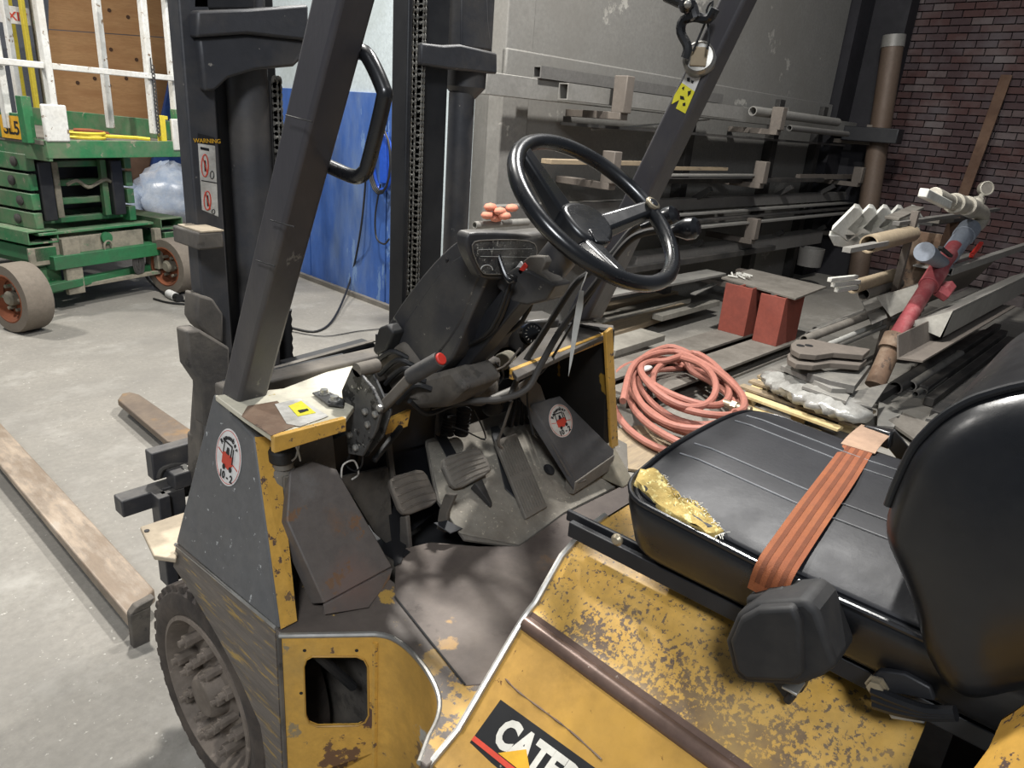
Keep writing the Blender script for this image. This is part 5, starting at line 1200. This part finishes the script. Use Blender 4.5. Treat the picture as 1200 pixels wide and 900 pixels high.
for i, (u0, v0, u1, v1, r, m, lab) in enumerate(((955, 386, 1030, 362, .022, 'steel', 'topmost'), (948, 393, 1028, 368, .03, 'steel', 'second from the top'), (942, 398, 1020, 375, .03, 'dust', 'dusty middle'), (968, 405, 1026, 386, .02, 'foamw', 'bright white'), (984, 405, 1030, 389, .016, 'steellt', 'lowest thin'))):
    p, q = at(u0, v0, y=1.55-.05*i), at(u1, v1, y=1.55-.05*i); q = p+E1*((q-p).dot(E1)*1.6+.3); b = B(); b.pipe(p, q, r, r*.75, 12); one(b, 'conduit', m, lab+' conduit of the bundle left of the rack post', 'pipe', 'conduits left of the rack post')
flat([(1010, 352), (1030, 346), (1040, 372), (1022, 380)], .42, .01, 'steel_plate', 'steel', 'small plate leaning behind the conduits at the rack post', 'steel plate')
# ---- floor rack at the right
FR = thing('pipe_rack', 'dark steel floor rack on the right carrying angles, channels and pipes', 'rack', at(1035, 455, z=0))
def fpart(bd, name, m, bevel=0): return bd.build(name, M[m], FR, bevel=bevel)
def post(u0, v0, u1, v1, y, w, d, m='steeldk'):
    p = at(u0, v0, y=y); q = at(u1, v1, y=y); q.x = p.x; b = B(); b.beam(V((p.x, y, 0.0)), q, w, d, E1); fpart(b, 'post', m, .004)
    return p
post(1020, 450, 1056, 250, 1.30, .05, .05, 'bracket')
post(1045, 420, 1074, 275, 1.36, .26, .03, 'rustst')
post(1145, 400, 1186, 242, 1.40, .05, .05)
post(1100, 400, 1120, 262, 1.9, .08, .03, 'steeldk')
for (u0, v0, u1, y, h) in ((1050, 262, 1240, 1.35, .03), (1085, 256, 1260, 1.95, .03), (1040, 440, 1260, 1.5, .04)):
    p = at(u0, v0, y=y); q = at(u1, v0, y=y); b = B(); b.beam(p, p+E1*3.2, .05, h); fpart(b, 'rail', 'steel', .002)
for (u, v, y) in ((1128, 300, 1.2), (1060, 395, 1.2), (1062, 430, 1.2), (1170, 345, 1.0)):
    p = at(u, v, y=y+.6); b = B(); b.beam(p, p-E2*.9, .05, .05); fpart(b, 'cross_arm', 'steeldk', .003)
b = B(); b.beam(at(1072, 430, y=1.0), at(1060, 470, y=1.0), .04, .02); fpart(b, 'foot_plate', 'steel')
def inv_angle(ul, ua, ur, y, L, name, m, lab, grp='steel angles and channels on the floor rack', th=.012):
    A = at(*ua, y=y); Lf = onpl(*ul, A, E1); Rt = onpl(*ur, A, E1)
    if Lf.y < A.y: pass
    n1 = (Lf-A).cross(E1).normalized(); n2 = (Rt-A).cross(E1).normalized()
    if n1.z < 0: n1 = -n1
    if n2.z < 0: n2 = -n2
    inn = A-ZZ*th*1.6
    b = B(); b.prism([Lf, A, Rt, Rt-n2*th, inn, Lf-n1*th], E1*L); t = one(b, name, m, lab, 'steel angle', grp, .001)
    b = B(); b.prism([Lf, A, Rt]+([Lf.lerp(Rt, .5)] if L > 3 else [onpl(1068, 359, A, E1)]), -E1*.006)
    if L < 3: b = B(); b.prism([Lf, A, onpl(1068, 359, A, E1), Rt], -E1*.006)
    b.build('end_face', M['cutface'], t); return t
inv_angle((1027, 348), (1086, 330), (1044, 371), 1.08, 2.2, 'angle_iron', 'bracket', 'upper steel angle with a brownish cut end left of the red pipe')
inv_angle((1062, 378), (1117, 364), (1102, 395), .77, 3.2, 'angle_iron', 'steellt', 'wide bright folded steel angle running off to the right edge')
A = at(1051, 393, y=.93); Bq = onpl(1051, 421, A, E1); Cq = onpl(1081, 425, A, E1)
b = B(); b.prism([A, Bq, Cq, Cq+ZZ*.012, Bq+ZZ*.012+(Cq-Bq)*.06, A+(Cq-Bq)*.06], E1*2.6); one(b, 'channel', 'bracket', 'open steel channel below the bright folded angle, dark inside', 'steel channel', 'steel angles and channels on the floor rack')
for i, (u, v, y, w, h, L, m, lab) in enumerate((
    (1112, 318, .98, .05, .055, 3, 'steellt', 'square tube with a pale end running to the right edge above the red pipe'),
    (1080, 313, 1.3, .14, .015, 1.5, 'steellt', 'flat pale bar end beside the grey blue pipe branch'),
    (1140, 300, 1.5, .07, .07, 2, 'steel', 'round edged grey bar behind the red pipe at the right'),
    (1112, 352, 1.35, .10, .012, 2.5, 'steel', 'flat bar lying in the wide folded angle'),
    (1140, 348, 1.25, .06, .05, 2.5, 'steeldk', 'dark bar lying over the wide folded angle'),
    (1085, 262, 1.7, .12, .04, 2.5, 'steeldk', 'dark bar on the top rail of the floor rack'))):
    p = at(u, v, y=y); b = B(); b.rtube(p, p+E1*L, w, h, min(w, h)*.12) if i == 0 else b.beam(p, p+E1*L, w, h); one(b, 'stock_bar', m, lab, 'steel bar', 'bars on the floor rack', bevel=0 if i == 0 else .003)
for i, (u, v, y, r, L, m, lab) in enumerate((
    (1152, 290, 1.6, .06, 1.6, 'steel', 'thick grey pipe lying high in the floor rack at the right edge'),
    (1186, 292, 1.2, .018, .6, 'galv', 'small galvanised pipe end near the right edge'),
    (1115, 420, 1.0, .03, .35, 'steel', 'short pale tube stub in the shade below the channel'),
    (1046, 464, .98, .05, 1.4, 'steeldk', 'grey pipe on the floor, leftmost open end'),
    (1062, 470, .92, .04, 1.3, 'steel', 'grey pipe on the floor beside the leftmost one'),
    (1068, 478, .86, .022, .5, 'steel', 'short thin tube on the floor, left of a pair'),
    (1076, 482, .83, .022, .5, 'steel', 'short thin tube on the floor, right of a pair'),
    (1085, 462, .95, .025, 1.6, 'steeldk', 'thin dark pipe on the floor behind the short tubes'))):
    p = at(u, v, y=y); b = B(); 
    if i > 2: p.z = max(p.z, r+.002)
    b.pipe(p, p+E1*L, r, r*.8, 14); one(b, 'floor_pipe', m, lab, 'pipe', 'pipes in and under the floor rack')
for i, (px, m, lab) in enumerate(((((1085, 490), (1135, 462), (1152, 468), (1118, 496)), 'steel', 'pale flat steel plate on the floor just behind the backrest'), (((1040, 492), (1060, 484), (1100, 500), (1080, 520)), 'dust', 'dusty plate on the floor beside the seat belt end'), (((1030, 470), (1058, 482), (1048, 500), (1028, 498)), 'steellt', 'small pale plate by the floor pile'))):
    flat(px, .05, .02, 'floor_plate_scrap', m, lab, 'steel plate', 'plates on the floor behind the seat')
for i in range(9):  # dark bars for the shaded pipes, added to darken the bright floor
    y_ = .30+.09*i; a0 = 5.0+.25*((i*5) % 4)
    b = B(); b.beam(V((a0, y_, .035)), V((a0+2.6, y_-.12, .035)), .06, .06); one(b, 'shade_bar', 'steeldk', 'dark bar added to deepen the shade on the floor under the pipe rack, '+('nearest to', 'second from', 'third from', 'fourth from', 'fifth from', 'sixth from', 'seventh from', 'eighth from', 'ninth from')[i]+' the backrest', 'steel bar', 'added shade bars on the floor under the pipe rack', .004)
# foam corner guards: nested white angle pieces
for i in range(5):
    dx, dy, k = i*18.5, -i*1.5, 1-.05*i; yy = 1.50
    def fpx(u, v): return at(970+dx+(u-970)*k, 275+dy+(v-275)*k, y=yy)
    lab = ('front foam guard of the nested white row, its full face and open end in view', 'second foam guard of the nested white row', 'third foam guard of the nested white row', 'fourth foam guard of the nested white row, beside the rack post', 'rearmost foam guard of the nested white row')[i]
    b = B(); e_ = V((.0, .10, .03))
    b.prism([fpx(974, 270), fpx(1001, 243), fpx(1006, 244), fpx(1018, 262), fpx(993, 283), fpx(984, 276)], V((.10, .03, .02)))
    b.prism([fpx(971, 276), fpx(984, 276), fpx(993, 283), fpx(1012, 272), fpx(1013, 279), fpx(992, 291), fpx(977, 288)], V((.10, .03, .02)))
    one(b, 'foam_corner', 'foamw', lab, 'foam guard', 'foam corner guards on the rack', .004)
p = at(1018, 286, y=1.35); b = B(); b.pipe(p, p+E1*.9+ZZ*.02, .062, .052, 20); one(b, 'cardboard_tube', 'tubec', 'large cardboard tube with open dark end below the foam guards', 'cardboard tube')
p = at(1000, 336, y=1.45); b = B(); b.pipe(p, p+E1*.9, .05, .04, 18); one(b, 'cardboard_tube', 'tubec', 'smaller cardboard tube with open end lower in the rack', 'cardboard tube')
p = at(1012, 345, y=1.42); b = B(); b.pipe(p, p+E1*.8, .045, .038, 16); one(b, 'cardboard_tube', 'dust', 'dusty tube directly below the smaller cardboard tube', 'cardboard tube')
for i, (u, v) in enumerate(((972, 328), (976, 334), (980, 340))):
    p = at(u, v, y=1.45); b = B(); b.beam(p, p+E1*.5-ZZ*.03, .03, .03); one(b, 'pale_rod', 'foamw', ('upper', 'middle', 'lower')[i]+' pale rod poking out left of the smaller cardboard tube', 'rod', 'pale rods in the rack', bevel=.004)
p = at(992, 293, y=1.33); b = B(); b.beam(p, p+E1*.7, .05, .03); one(b, 'flat_bar', 'steellt', 'pale flat bar poking out of the large cardboard tube', 'flat bar')
b = B(); b.beam(at(1045, 256, y=1.4), at(1075, 243, y=1.4), .10, .02); one(b, 'board_scrap', 'dust', 'thin board lying over the foam guards', 'board', bevel=.003)
b = B(); b.beam(at(1092, 258, y=1.4), at(1110, 256, y=1.4), .12, .05); one(b, 'timber_block', 'dust', 'grey timber block on the top of the rack', 'timber block', bevel=.003)
# standpipe assembly
YP = 1.02
SP = thing('valve_pipe', 'leaning faded red pipe with grey coupling, galvanised elbow and round gauge', 'pipe', at(1025, 455, y=YP))
def spt(bd, name, m, bevel=0): return bd.build(name, M[m], SP, bevel=bevel)
def P(u, v, y=YP): return at(u, v, y=y)
b = B(); b.cyl(P(1025, 452), P(1047, 402), .062, 20); b.cyl(P(1043, 410), P(1050, 394), .075, 20); spt(b, 'lower_pipe', 'rustst')
b = B(); b.cyl(P(1046, 402), P(1092, 328), .052, 20); spt(b, 'red_pipe', 'redpaint')
b = B(); b.cyl(P(1088, 335), P(1100, 316), .068, 20); b.cyl(P(1098, 340, .97), P(1110, 348, .9), .045, 6); b.cyl(P(1105, 344, .93), P(1112, 336, .93), .05, 6); spt(b, 'red_tee', 'redpaint', .004)
b = B(); b.cyl(P(1098, 318), P(1118, 290), .058, 20); spt(b, 'red_neck', 'redpaint')
b = B(); b.cyl(P(1112, 300), P(1132, 272), .068, 24); b.cyl(P(1129, 277), P(1136, 268), .08, 24); spt(b, 'grey_coupling', 'greypaint', .004)
b = B(); b.cyl(P(1108, 312), P(1088, 298), .05, 20); b.cyl(P(1091, 300), P(1083, 295), .058, 20); b.cyl(P(1085, 297), P(1083, 295), .064, 20); spt(b, 'side_branch', 'greypaint', .003)
b = B(); b.tube(smooth_path([P(1134, 272), P(1147, 262), P(1150, 250), P(1140, 244), P(1128, 240), P(1112, 236)], 4), [.055]*5+[.06]*5+[.056]*5+[.05]*6, 18); spt(b, 'elbow', 'galv')
b = B(); b.cyl(P(1140, 245), P(1132, 241), .07, 20); spt(b, 'pipe_collar', 'galv', .003)
b = B(); b.cyl(P(1118, 238), P(1124, 240), .068, 20); spt(b, 'pipe_collar', 'galv', .003)
b = B(); b.cyl(P(1112, 236), P(1095, 228), .045, 16); spt(b, 'tee_branch', 'galv', .003)
b = B(); b.beam(P(1110, 240, .98), P(1082, 226, .98), .05, .05); spt(b, 'valve_handle', 'foamw', .006)
b = B(); b.lathe(P(1139, 246), P(1150, 230)-P(1139, 246), [(.055, 0), (.055, .06), (.04, .07), (.04, .11), (.05, .115), (.05, .15), (.022, .16), (.022, .26)], 8); spt(b, 'gauge_stem', 'galv', .003)
gc = P(1155, 221); gd = V((-.75, -.6, .25)).normalized()
b = B(); b.lathe(gc, gd, [(0, -.03), (.05, -.03), (.056, -.02), (.056, .02), (.048, .024), (.044, .016), (0, .016)], 24); spt(b, 'gauge_body', 'galv')
b = B(); b.lathe(gc, gd, [(.042, .017), (.042, .0185), (0, .0185)], 24); spt(b, 'gauge_face', 'dust')
b = B(); b.beam(P(1138, 300, .98), P(1150, 285, .98), .03, .03); spt(b, 'red_handle', 'red', .004)
b = B(); b.beam(P(1102, 290, .98), P(1114, 300, .98), .03, .02); spt(b, 'clamp_bracket', 'rubberblk', .003)
# brown standpipe in the corner
p0 = onpl(1018, 240, bp(5.7, 0, 0), E1); p1 = onpl(1048, 42, bp(5.7, 0, 0), E1)
foot = p0+(p0-p1)*(p0.z/(p1.z-p0.z))
t = thing('standpipe', 'tall brown round pipe standing in the corner beside the brick wall', 'pipe', foot)
b = B(); b.cyl(foot, p1, .115, 24); b.build('pipe', M['brownpipe'], t)
b = B(); b.cyl(p1-(p1-foot).normalized()*.12, p1+ZZ*.005, .122, 24); b.build('taped_top', M['steellt'], t)
b = B(); b.box(onpl(1022, 158, p0-E1*.15, E1), (.2, .62, .16), (E1, E2, ZZ)); b.build('pipe_clamp', M['mastdark'], t, bevel=.01)
p = onpl(1180, 88, bp(BW-.06, 0, 0), E1)
q = onpl(1126, 236, bp(BW-.30, 0, 0), E1); q = q+(q-p)*(q.z/(p.z-q.z)) 
b = B(); b.beam(q, p, .11, .03, E1); one(b, 'leaning_board', 'board', 'narrow brown board leaning against the brick wall', 'board', bevel=.003)

# ---- scissor lift at the left
LA = 15.6*D2R; LT = V((math.cos(LA), math.sin(LA), 0)); LLn = V((-math.sin(LA), math.cos(LA), 0))
LO = V((1.62, 5.90, 0))
def lw(s, l, z): return LO+LT*s+LLn*l+ZZ*(z+.09*min(1, max(0, (z-.22)/.25)))
SL = thing('scissor_lift', 'green scissor lift with chipped white guard rails and pale solid tyres', 'scissor lift', lw(.5, .9, 0))
def lp2(bd, name, m, bevel=0, parent=None, **k): return bd.build(name, M[m], parent or SL, bevel=bevel, **k)
def lbox(s, l, z, ds, dl, dz, name, m, bevel=.004, parent=None): b = B(); b.box(lw(s, l, z), (ds, dl, dz), (LT, LLn, ZZ)); return lp2(b, name, m, bevel, parent)
LWd = 1.28
def lwheel(s, l, nm='wheel'):
    c = lw(s, l, .23); b = B(); ax = -LT
    b.lathe(c, ax, [(.13, -.09), (.225, -.09), (.232, -.07), (.232, .07), (.225, .09), (.16, .09), (.155, .075)], 40, cap=(True, False)); w = lp2(b, nm, 'lifttyre', 0)
    b = B(); b.lathe(c, ax, [(0, .01), (.05, .01), (.14, .02), (.155, .075), (.165, .09), (.155, .092), (.14, .05), (.12, .03)], 32, cap=(True, False)); lp2(b, 'wheel_disc', 'rust', parent=w)
    b = B(); b.lathe(c, ax, [(.05, 0), (.05, .07), (.035, .085), (0, .085)], 12); lp2(b, 'hub', 'mud', parent=w)
    for k in range(6):
        a = k*math.pi/3; cc = c+LLn*math.cos(a)*.085+ZZ*math.sin(a)*.085; b = B(); b.lathe(cc, ax, [(.013, 0), (.013, .06), (0, .062)], 6); lp2(b, 'wheel_nut', 'mud', parent=w)
lwheel(-.30, -.26); lwheel(LWd-.22, -.12); lwheel(-.12, 1.55); lwheel(LWd-.02, 1.55)
# chassis
b = B(); b.prism([lw(-.02, .0, .44), lw(.16, .0, .44), lw(.16, .0, .30), lw(-.02, .0, .30)], LLn*2.0)
b = B(); b.rtube(lw(.08, 2.1, .47), lw(.08, .0, .47), .22, .09, .008); lp2(b, 'side_rail', 'green')
b = B(); b.rtube(lw(LWd-.1, 2.1, .47), lw(LWd-.1, .0, .47), .22, .09, .008); lp2(b, 'side_rail', 'green')
lbox(.08, 1.05, .38, .16, 2.1, .10, 'side_rail_lower', 'greendk'); lbox(LWd-.1, 1.05, .38, .16, 2.1, .10, 'side_rail_lower', 'green')
lbox(.06, .01, .37, .20, .02, .13, 'end_plate', 'mud'); lbox(LWd-.08, .01, .37, .20, .02, .13, 'end_plate', 'green')
lbox(.52, .02, .40, .75, .03, .15, 'end_beam', 'mud'); lbox(.52, .05, .49, .95, .12, .02, 'end_beam_top', 'green')
lbox(.25, -.02, .30, .13, .04, .42, 'mud_plate', 'mud'); lbox(1.0, -.02, .33, .06, .05, .34, 'mud_plate', 'mud')
lbox(.63, -.01, .17, .74, .04, .03, 'ladder_rung', 'mud')
lbox(.55, .9, .33, .9, 1.9, .10, 'chassis_tray', 'greendk')
b = B(); b.prism([lw(-.3, .05, .13), lw(.2, .05, .13), lw(.2, .05, .32), lw(.05, .05, .30)], LLn*.02); lp2(b, 'gusset', 'green')
b = B(); b.beam(lw(-.35, -.1, .2), lw(1.1, .1, .2), .06, .06); lp2(b, 'axle', 'greendk', .005)
b = B(); b.tube([lw(.56, -.02, .40)+LT*.035*math.cos(k*.5)+ZZ*(.05*math.sin(k*.5)-.03) for k in range(13)], .008, 8, closed=False); lp2(b, 'lifting_ring', 'mud')
b = B(); b.lathe(lw(.56, 0, .43), -LLn, [(.045, 0), (.045, .02), (.02, .022)], 16); lp2(b, 'ring_boss', 'greendk')
b = B()
for k in range(5): b.tube(smooth_path([lw(.78+.03*math.cos(j*1.1+k)+.01*k, -.03, .26+.07*math.sin(j*1.1+k)) for j in range(7)], 3), .006, 5)
b2 = lp2(b, 'coiled_wire', 'steeldk')
# scissor arms (stacked)
for k in range(4):
    z = .575+.135*k
    lbox(.10, .95, z, .06, 1.8, .115, 'scissor_arm', 'green', .006); lbox(.86, .95, z, .06, 1.8, .115, 'scissor_arm', 'green', .006)
    lbox(.48, .16, z-.02, .72, .05, .05, 'cross_tube', 'green', .01)
    b = B(); b.lathe(lw(.07, .18 if k % 2 else .24, z), -LT, [(.035, 0), (.035, .012), (.018, .02), (0, .022)], 14); lp2(b, 'pivot_pin', 'steeldk')
lbox(.19, .08, .78, .10, .08, .42, 'slide_block', 'mastdark', .01); lbox(.75, .08, .78, .10, .08, .42, 'slide_block', 'mastdark', .01)
lbox(.29, .10, .78, .05, .04, .40, 'guide_rail', 'mud', .004); lbox(.67, .10, .78, .05, .04, .42, 'guide_rail', 'green', .004)
lbox(.48, .5, .8, .6, .4, .4, 'power_unit', 'mastdark', .01)
b = B(); b.tube(smooth_path([lw(.35+.08*j, .06, .82+.03*math.sin(j*2.1)) for j in range(6)], 3), .014, 6); lp2(b, 'hydraulic_hose', 'mud')
# platform
lbox(.66, .9, 1.13, 1.18, 2.2, .03, 'platform_deck', 'diamond', .003)
lbox(.66, -.19, 1.09, 1.18, .03, .12, 'platform_edge', 'green', .004); lbox(.09, .9, 1.08, .03, 2.2, .14, 'platform_edge', 'green', .004)
lbox(.08, .95, 1.22, .03, 1.95, .17, 'toe_board', 'green', .004); lbox(1.24, .95, 1.22, .03, 1.95, .15, 'toe_board', 'green', .004)
lbox(.3, 1.97, 1.24, 1.5, .03, .22, 'toe_board', 'diamond', .004)
plq = lbox(.155, -.20, 1.26, .17, .03, .24, 'corner_plate', 'wpaint', .01)
lbox(1.17, -.20, 1.20, .16, .03, .24, 'corner_plate', 'wpaint', .01)
lbox(1.04, -.15, 1.24, .05, .05, .2, 'rail_socket', 'yelpl', .004); lbox(1.08, -.10, 1.32, .12, .03, .03, 'rail_socket', 'yelpl', .004)
for (s, l, top) in ((.065, .17, 2.4), (.165, -.18, 2.4), (1.08, .50, 2.4), (.98, -.14, 2.4), (1.21, -.12, 2.4), (.05, 1.9, 2.4), (1.22, 1.9, 2.4)):
    lbox(s, l, (1.2+top)/2, .05, .05, top-1.2, 'rail_post', 'wpaint', .006)
lbox(1.215, -.125, 1.30, .065, .065, .18, 'post_sleeve', 'green', .004); lbox(.055, -.05, 1.27, .065, .065, .3, 'post_sleeve', 'green', .004)
b = B(); b.beam(lw(-.6, 2.0, 1.62), lw(.06, .1, 1.62), .04, .04); lp2(b, 'mid_rail', 'wpaint', .005)
b = B(); b.beam(lw(-.25, -.17, 1.62), lw(1.22, -.17, 1.62), .04, .04); lp2(b, 'mid_rail', 'wpaint', .005)
b = B(); b.beam(lw(-.25, -.17, 2.2), lw(1.22, -.17, 2.2), .04, .04); lp2(b, 'top_rail', 'wpaint', .005)
# safety chain links on the right post
cch = B(); cch.box(lw(.98, -.175, 1.5), (.008, .004, .5), (LT, LLn, ZZ)); ch_ = lp2(cch, 'gate_chain', 'steeldk')
l0 = B(); c_ = lw(.98, -.19, 1.68); l0.tube([c_+LT*.013*math.cos(a*math.pi/5)+ZZ*.019*math.sin(a*math.pi/5) for a in range(10)], .004, 5, closed=True); f0 = l0.build('chain_link', M['steeldk'], ch_); L0 = f0.location.copy()
for k in range(1, 18): o = f0.copy(); C.objects.link(o); o.location = L0-V((0, 0, .028*k))
# number plate sticker, straps
lb = lw(.060, .135, 1.21)
b = B(); b.box(lb, (.002, .24, .15), (LT, LLn, ZZ)); stp = lp2(b, 'number_sticker', 'decalyel')
text('sticker_text', 'SL5', M['ink'], stp, lb-LT*.002-ZZ*.045, -LLn, ZZ, .125, .0006, bold=.002)
b = B(); 
for rr_ in (0, .03): b.tube([lw(.50+.13*math.cos(k*.45), .0+.12*math.sin(k*.45), 1.16+rr_) for k in range(14)], .012, 6, closed=True)
lp2(b, 'yellow_strap', 'yelpl')
b = B(); b.tube([lw(.62, -.02, 1.17), lw(.85, -.08, 1.165), lw(.92, -.16, 1.16)], .014, 6); lp2(b, 'yellow_strap', 'yelpl')
b = B(); b.tube(smooth_path([lw(.45, .05, 1.2), lw(.55, -.03, 1.2), (lw(.68, .0, 1.18))], 4), .02, 6); lp2(b, 'strap_handle', 'rust')
# cable with plug
b = B(); b.tube(smooth_path([at(u, v, z=z) for u, v, z in ((160, 300, .25), (172, 325, .12), (185, 338, .02), (200, 348, .015), (225, 354, .01), (245, 352, .01), (262, 340, .01))], 4), .010, 7)
b.tube(smooth_path([at(u, v, z=.01) for u, v in ((180, 350), (200, 355), (232, 357), (250, 356))], 4), .008, 7)
t = thing('power_cord', 'black power cord with white plug on the floor beside the scissor lift', 'cord', at(205, 348, z=0)); b.build('cord', M['cable'], t)
b = B(); b.cyl(at(198, 344, z=.03), at(206, 348, z=.03), .035, 14); b.build('plug', M['white'], t); b = B(); b.cyl(at(206, 348, z=.03), at(211, 350, z=.03), .032, 14); b.build('plug_cap', M['cable'], t)

# ---- plywood, partition bits, bags
for i, (pts, lab) in enumerate(((((58, -30), (240, -30), (215, 45), (58, 34)), 'upper plywood sheet leaning behind the scissor lift'), (((58, 35), (214, 46), (178, 195), (46, 195)), 'lower plywood sheet leaning behind the scissor lift'))):
    yy = 9.6
    P_ = [at(u, v, y=yy) for u, v in pts]
    t = thing('plywood_sheet', lab, 'plywood', V((P_[0].x, yy, min(p.z for p in P_))), 'plywood sheets')
    b = B(); b.prism(P_, (0, .03, 0)); b.build('sheet', M['ply'], t)
    kn = ((150, 20), (128, 12)) if i == 0 else ((111, 92), (91, 97), (148, 92), (128, 100), (130, 58), (160, 70), (118, 46))
    for u, v in kn:
        b = B(); b.lathe(at(u, v, y=yy-.002), (0, -1, 0), [(.022, 0), (.022, .002)], 10); b.build('knot', M['plyknot'], t)
b = B(); b.prism([at(u, v, y=9.3) for u, v in ((205, 70), (225, 60), (225, 195), (178, 195))], (0, .06, 0)); one(b, 'blue_sheet', 'bluedk', 'dark blue sheet standing between plywood and mast', 'sheet')
b = B(); b.prism([at(u, v, y=9.4) for u, v in ((145, 185), (222, 185), (222, 215), (150, 215))], (0, .03, 0)); one(b, 'board_strip', 'board', 'brown board strip standing behind the plastic bags', 'board')
for (u0, u1, m, lab) in ((43, 56, 'mud', 'pale scuffed post left of the plywood'), (31, 36, 'yelpl', 'yellow upright pole behind the white rails')):
    a_, c_ = at(u0, 60, y=8.9), at(u1, 60, y=8.9); b = B(); b.box(((a_.x+c_.x)/2, 8.9, 1.5), (c_.x-a_.x, .08, 3.0)); one(b, 'pole', m, lab, 'post', bevel=.005)
p = at(18, 60, y=9.5); b = B(); b.box((p.x, 9.5, 1.5), (.06, .06, 3)); one(b, 'pole', 'yelpl', 'thin yellow pole near the left edge behind the rails', 'post')
ex = at(11, 17, y=9.0)
t = thing('exit_sign', 'small sign with red EXIT lettering behind the white rails', 'sign', ex)
b = B(); b.box(ex+V((.04, .01, 0)), (.28, .02, .16)); b.build('sign_plate', M['white'], t, bevel=.004)
text('sign_lettering', 'EXIT', M['redink'], t, ex+V((.04, -.002, -.045)), (1, 0, 0), (0, 0, 1), .11, .001, bold=.002)
bags = (((170, 275), .34, .28, 'clear plastic bag at the left of the heap on the floor'), ((205, 275), .42, .36, 'large clear plastic bag with a blue scrap in front of the mast'), ((188, 262), .38, .48, 'clear plastic bag at the back of the heap'))
for i, ((u, v), r, h, lab) in enumerate(bags):
    c_ = at(u, v, z=.0); c_.y += .2; rr = random.Random(i+9); c_.x += (-.25, .1, .0)[i]; c_.y += (0, 0, .6)[i]; b = B(); n_ = 22; m_ = 14; vs_ = []
    for a in range(m_+1):
        ph = math.pi*a/m_
        for k in range(n_):
            th_ = 2*math.pi*k/n_; q = 1+rr.uniform(-.1, .1); vs_.append(c_+V((math.sin(ph)*math.cos(th_)*r*q, math.sin(ph)*math.sin(th_)*r*q, max((.10, .10, .0)[i], h*(1.15, 1.15, .95)[i]+math.cos(ph)*h*q*1.1))))
    b.add(vs_, [(a*n_+k, (a+1)*n_+k, (a+1)*n_+(k+1) % n_, a*n_+(k+1) % n_) for a in range(m_) for k in range(n_)])
    t = one(b, 'plastic_bag', 'bag', lab, 'bag', 'plastic bags on the pallet', sharp=85)
c_ = at(188, 226, y=8.75); b = B(); b.ball(c_, .09, 8, (1.3, .5, .5)); one(b, 'blue_scrap', 'bluepl', 'crumpled blue scrap on the plastic bags', 'scrap', sharp=80)
t = thing('bag_pallet', 'low wooden pallet under the plastic bags', 'pallet', at(190, 280, z=0))
for k in range(5):
    p = at(152, 284, z=.09); b = B(); b.box(p+V((.55, .05+.2*k, 0)), (1.2, .12, .02)); b.build('slat', M['plank'], t)
for k in range(3):
    p = at(152, 284, z=.04); b = B(); b.box(p+V((.0+.55*k, .45, 0)), (.08, .95, .07)); b.build('bearer', M['plank'], t)

# ---- things on the blue wall
def bw(u, v, a=-.03): return onpl(u, v, bp(a, 0, 0), E1)
rlp = bw(450, 190, -.1)
t = thing('cable_reel', 'blue wall hook with a coil of black cable hanging from it', 'cable', rlp)
b = B(); b.beam(bw(449, 155, -.07), bw(451, 215, -.07), .10, .03, E1); b.build('hook_plate', M['bluepl'], t, bevel=.006)
b = B(); b.tube([bw(448, 190, -.09)+E2*.12*math.cos(k*.4)+ZZ*.22*math.sin(k*.4) for k in range(16)], .018, 8, closed=True); b.build('blue_coil', M['bluepl'], t)
for k in range(3):
    b = B(); b.tube([bw(446-k, 188, -.12)+E2*(.13+.01*k)*math.cos(j*.4)+ZZ*(.24+.01*k)*math.sin(j*.4) for j in range(16)], .009, 6, closed=True); b.build('cable_loop', M['cable'], t)
b = B(); b.tube(smooth_path([bw(446, 216, -.1), bw(440, 250, -.1), bw(441, 278, -.1), bw(450, 286, -.1), bw(456, 280, -.1)], 5), .008, 6); b.build('cable_tail', M['cable'], t)
b = B(); pts = [bw(430, 180, -.06), bw(427, 230, -.07), bw(421, 280, -.1)]+[at(u, v, z=z) for u, v, z in ((410, 330, .12), (392, 372, .02), (372, 388, .01), (345, 385, .01), (325, 378, .01), (300, 380, .01))]
b.tube(smooth_path(pts, 5), .009, 7); b.tube(smooth_path([at(u, v, z=.008) for u, v in ((340, 388), (380, 394), (420, 388), (450, 385))], 4), .004, 6)
one(b, 'hanging_cable', 'cable', 'black cable hanging down the blue wall and looping over the floor', 'cable')
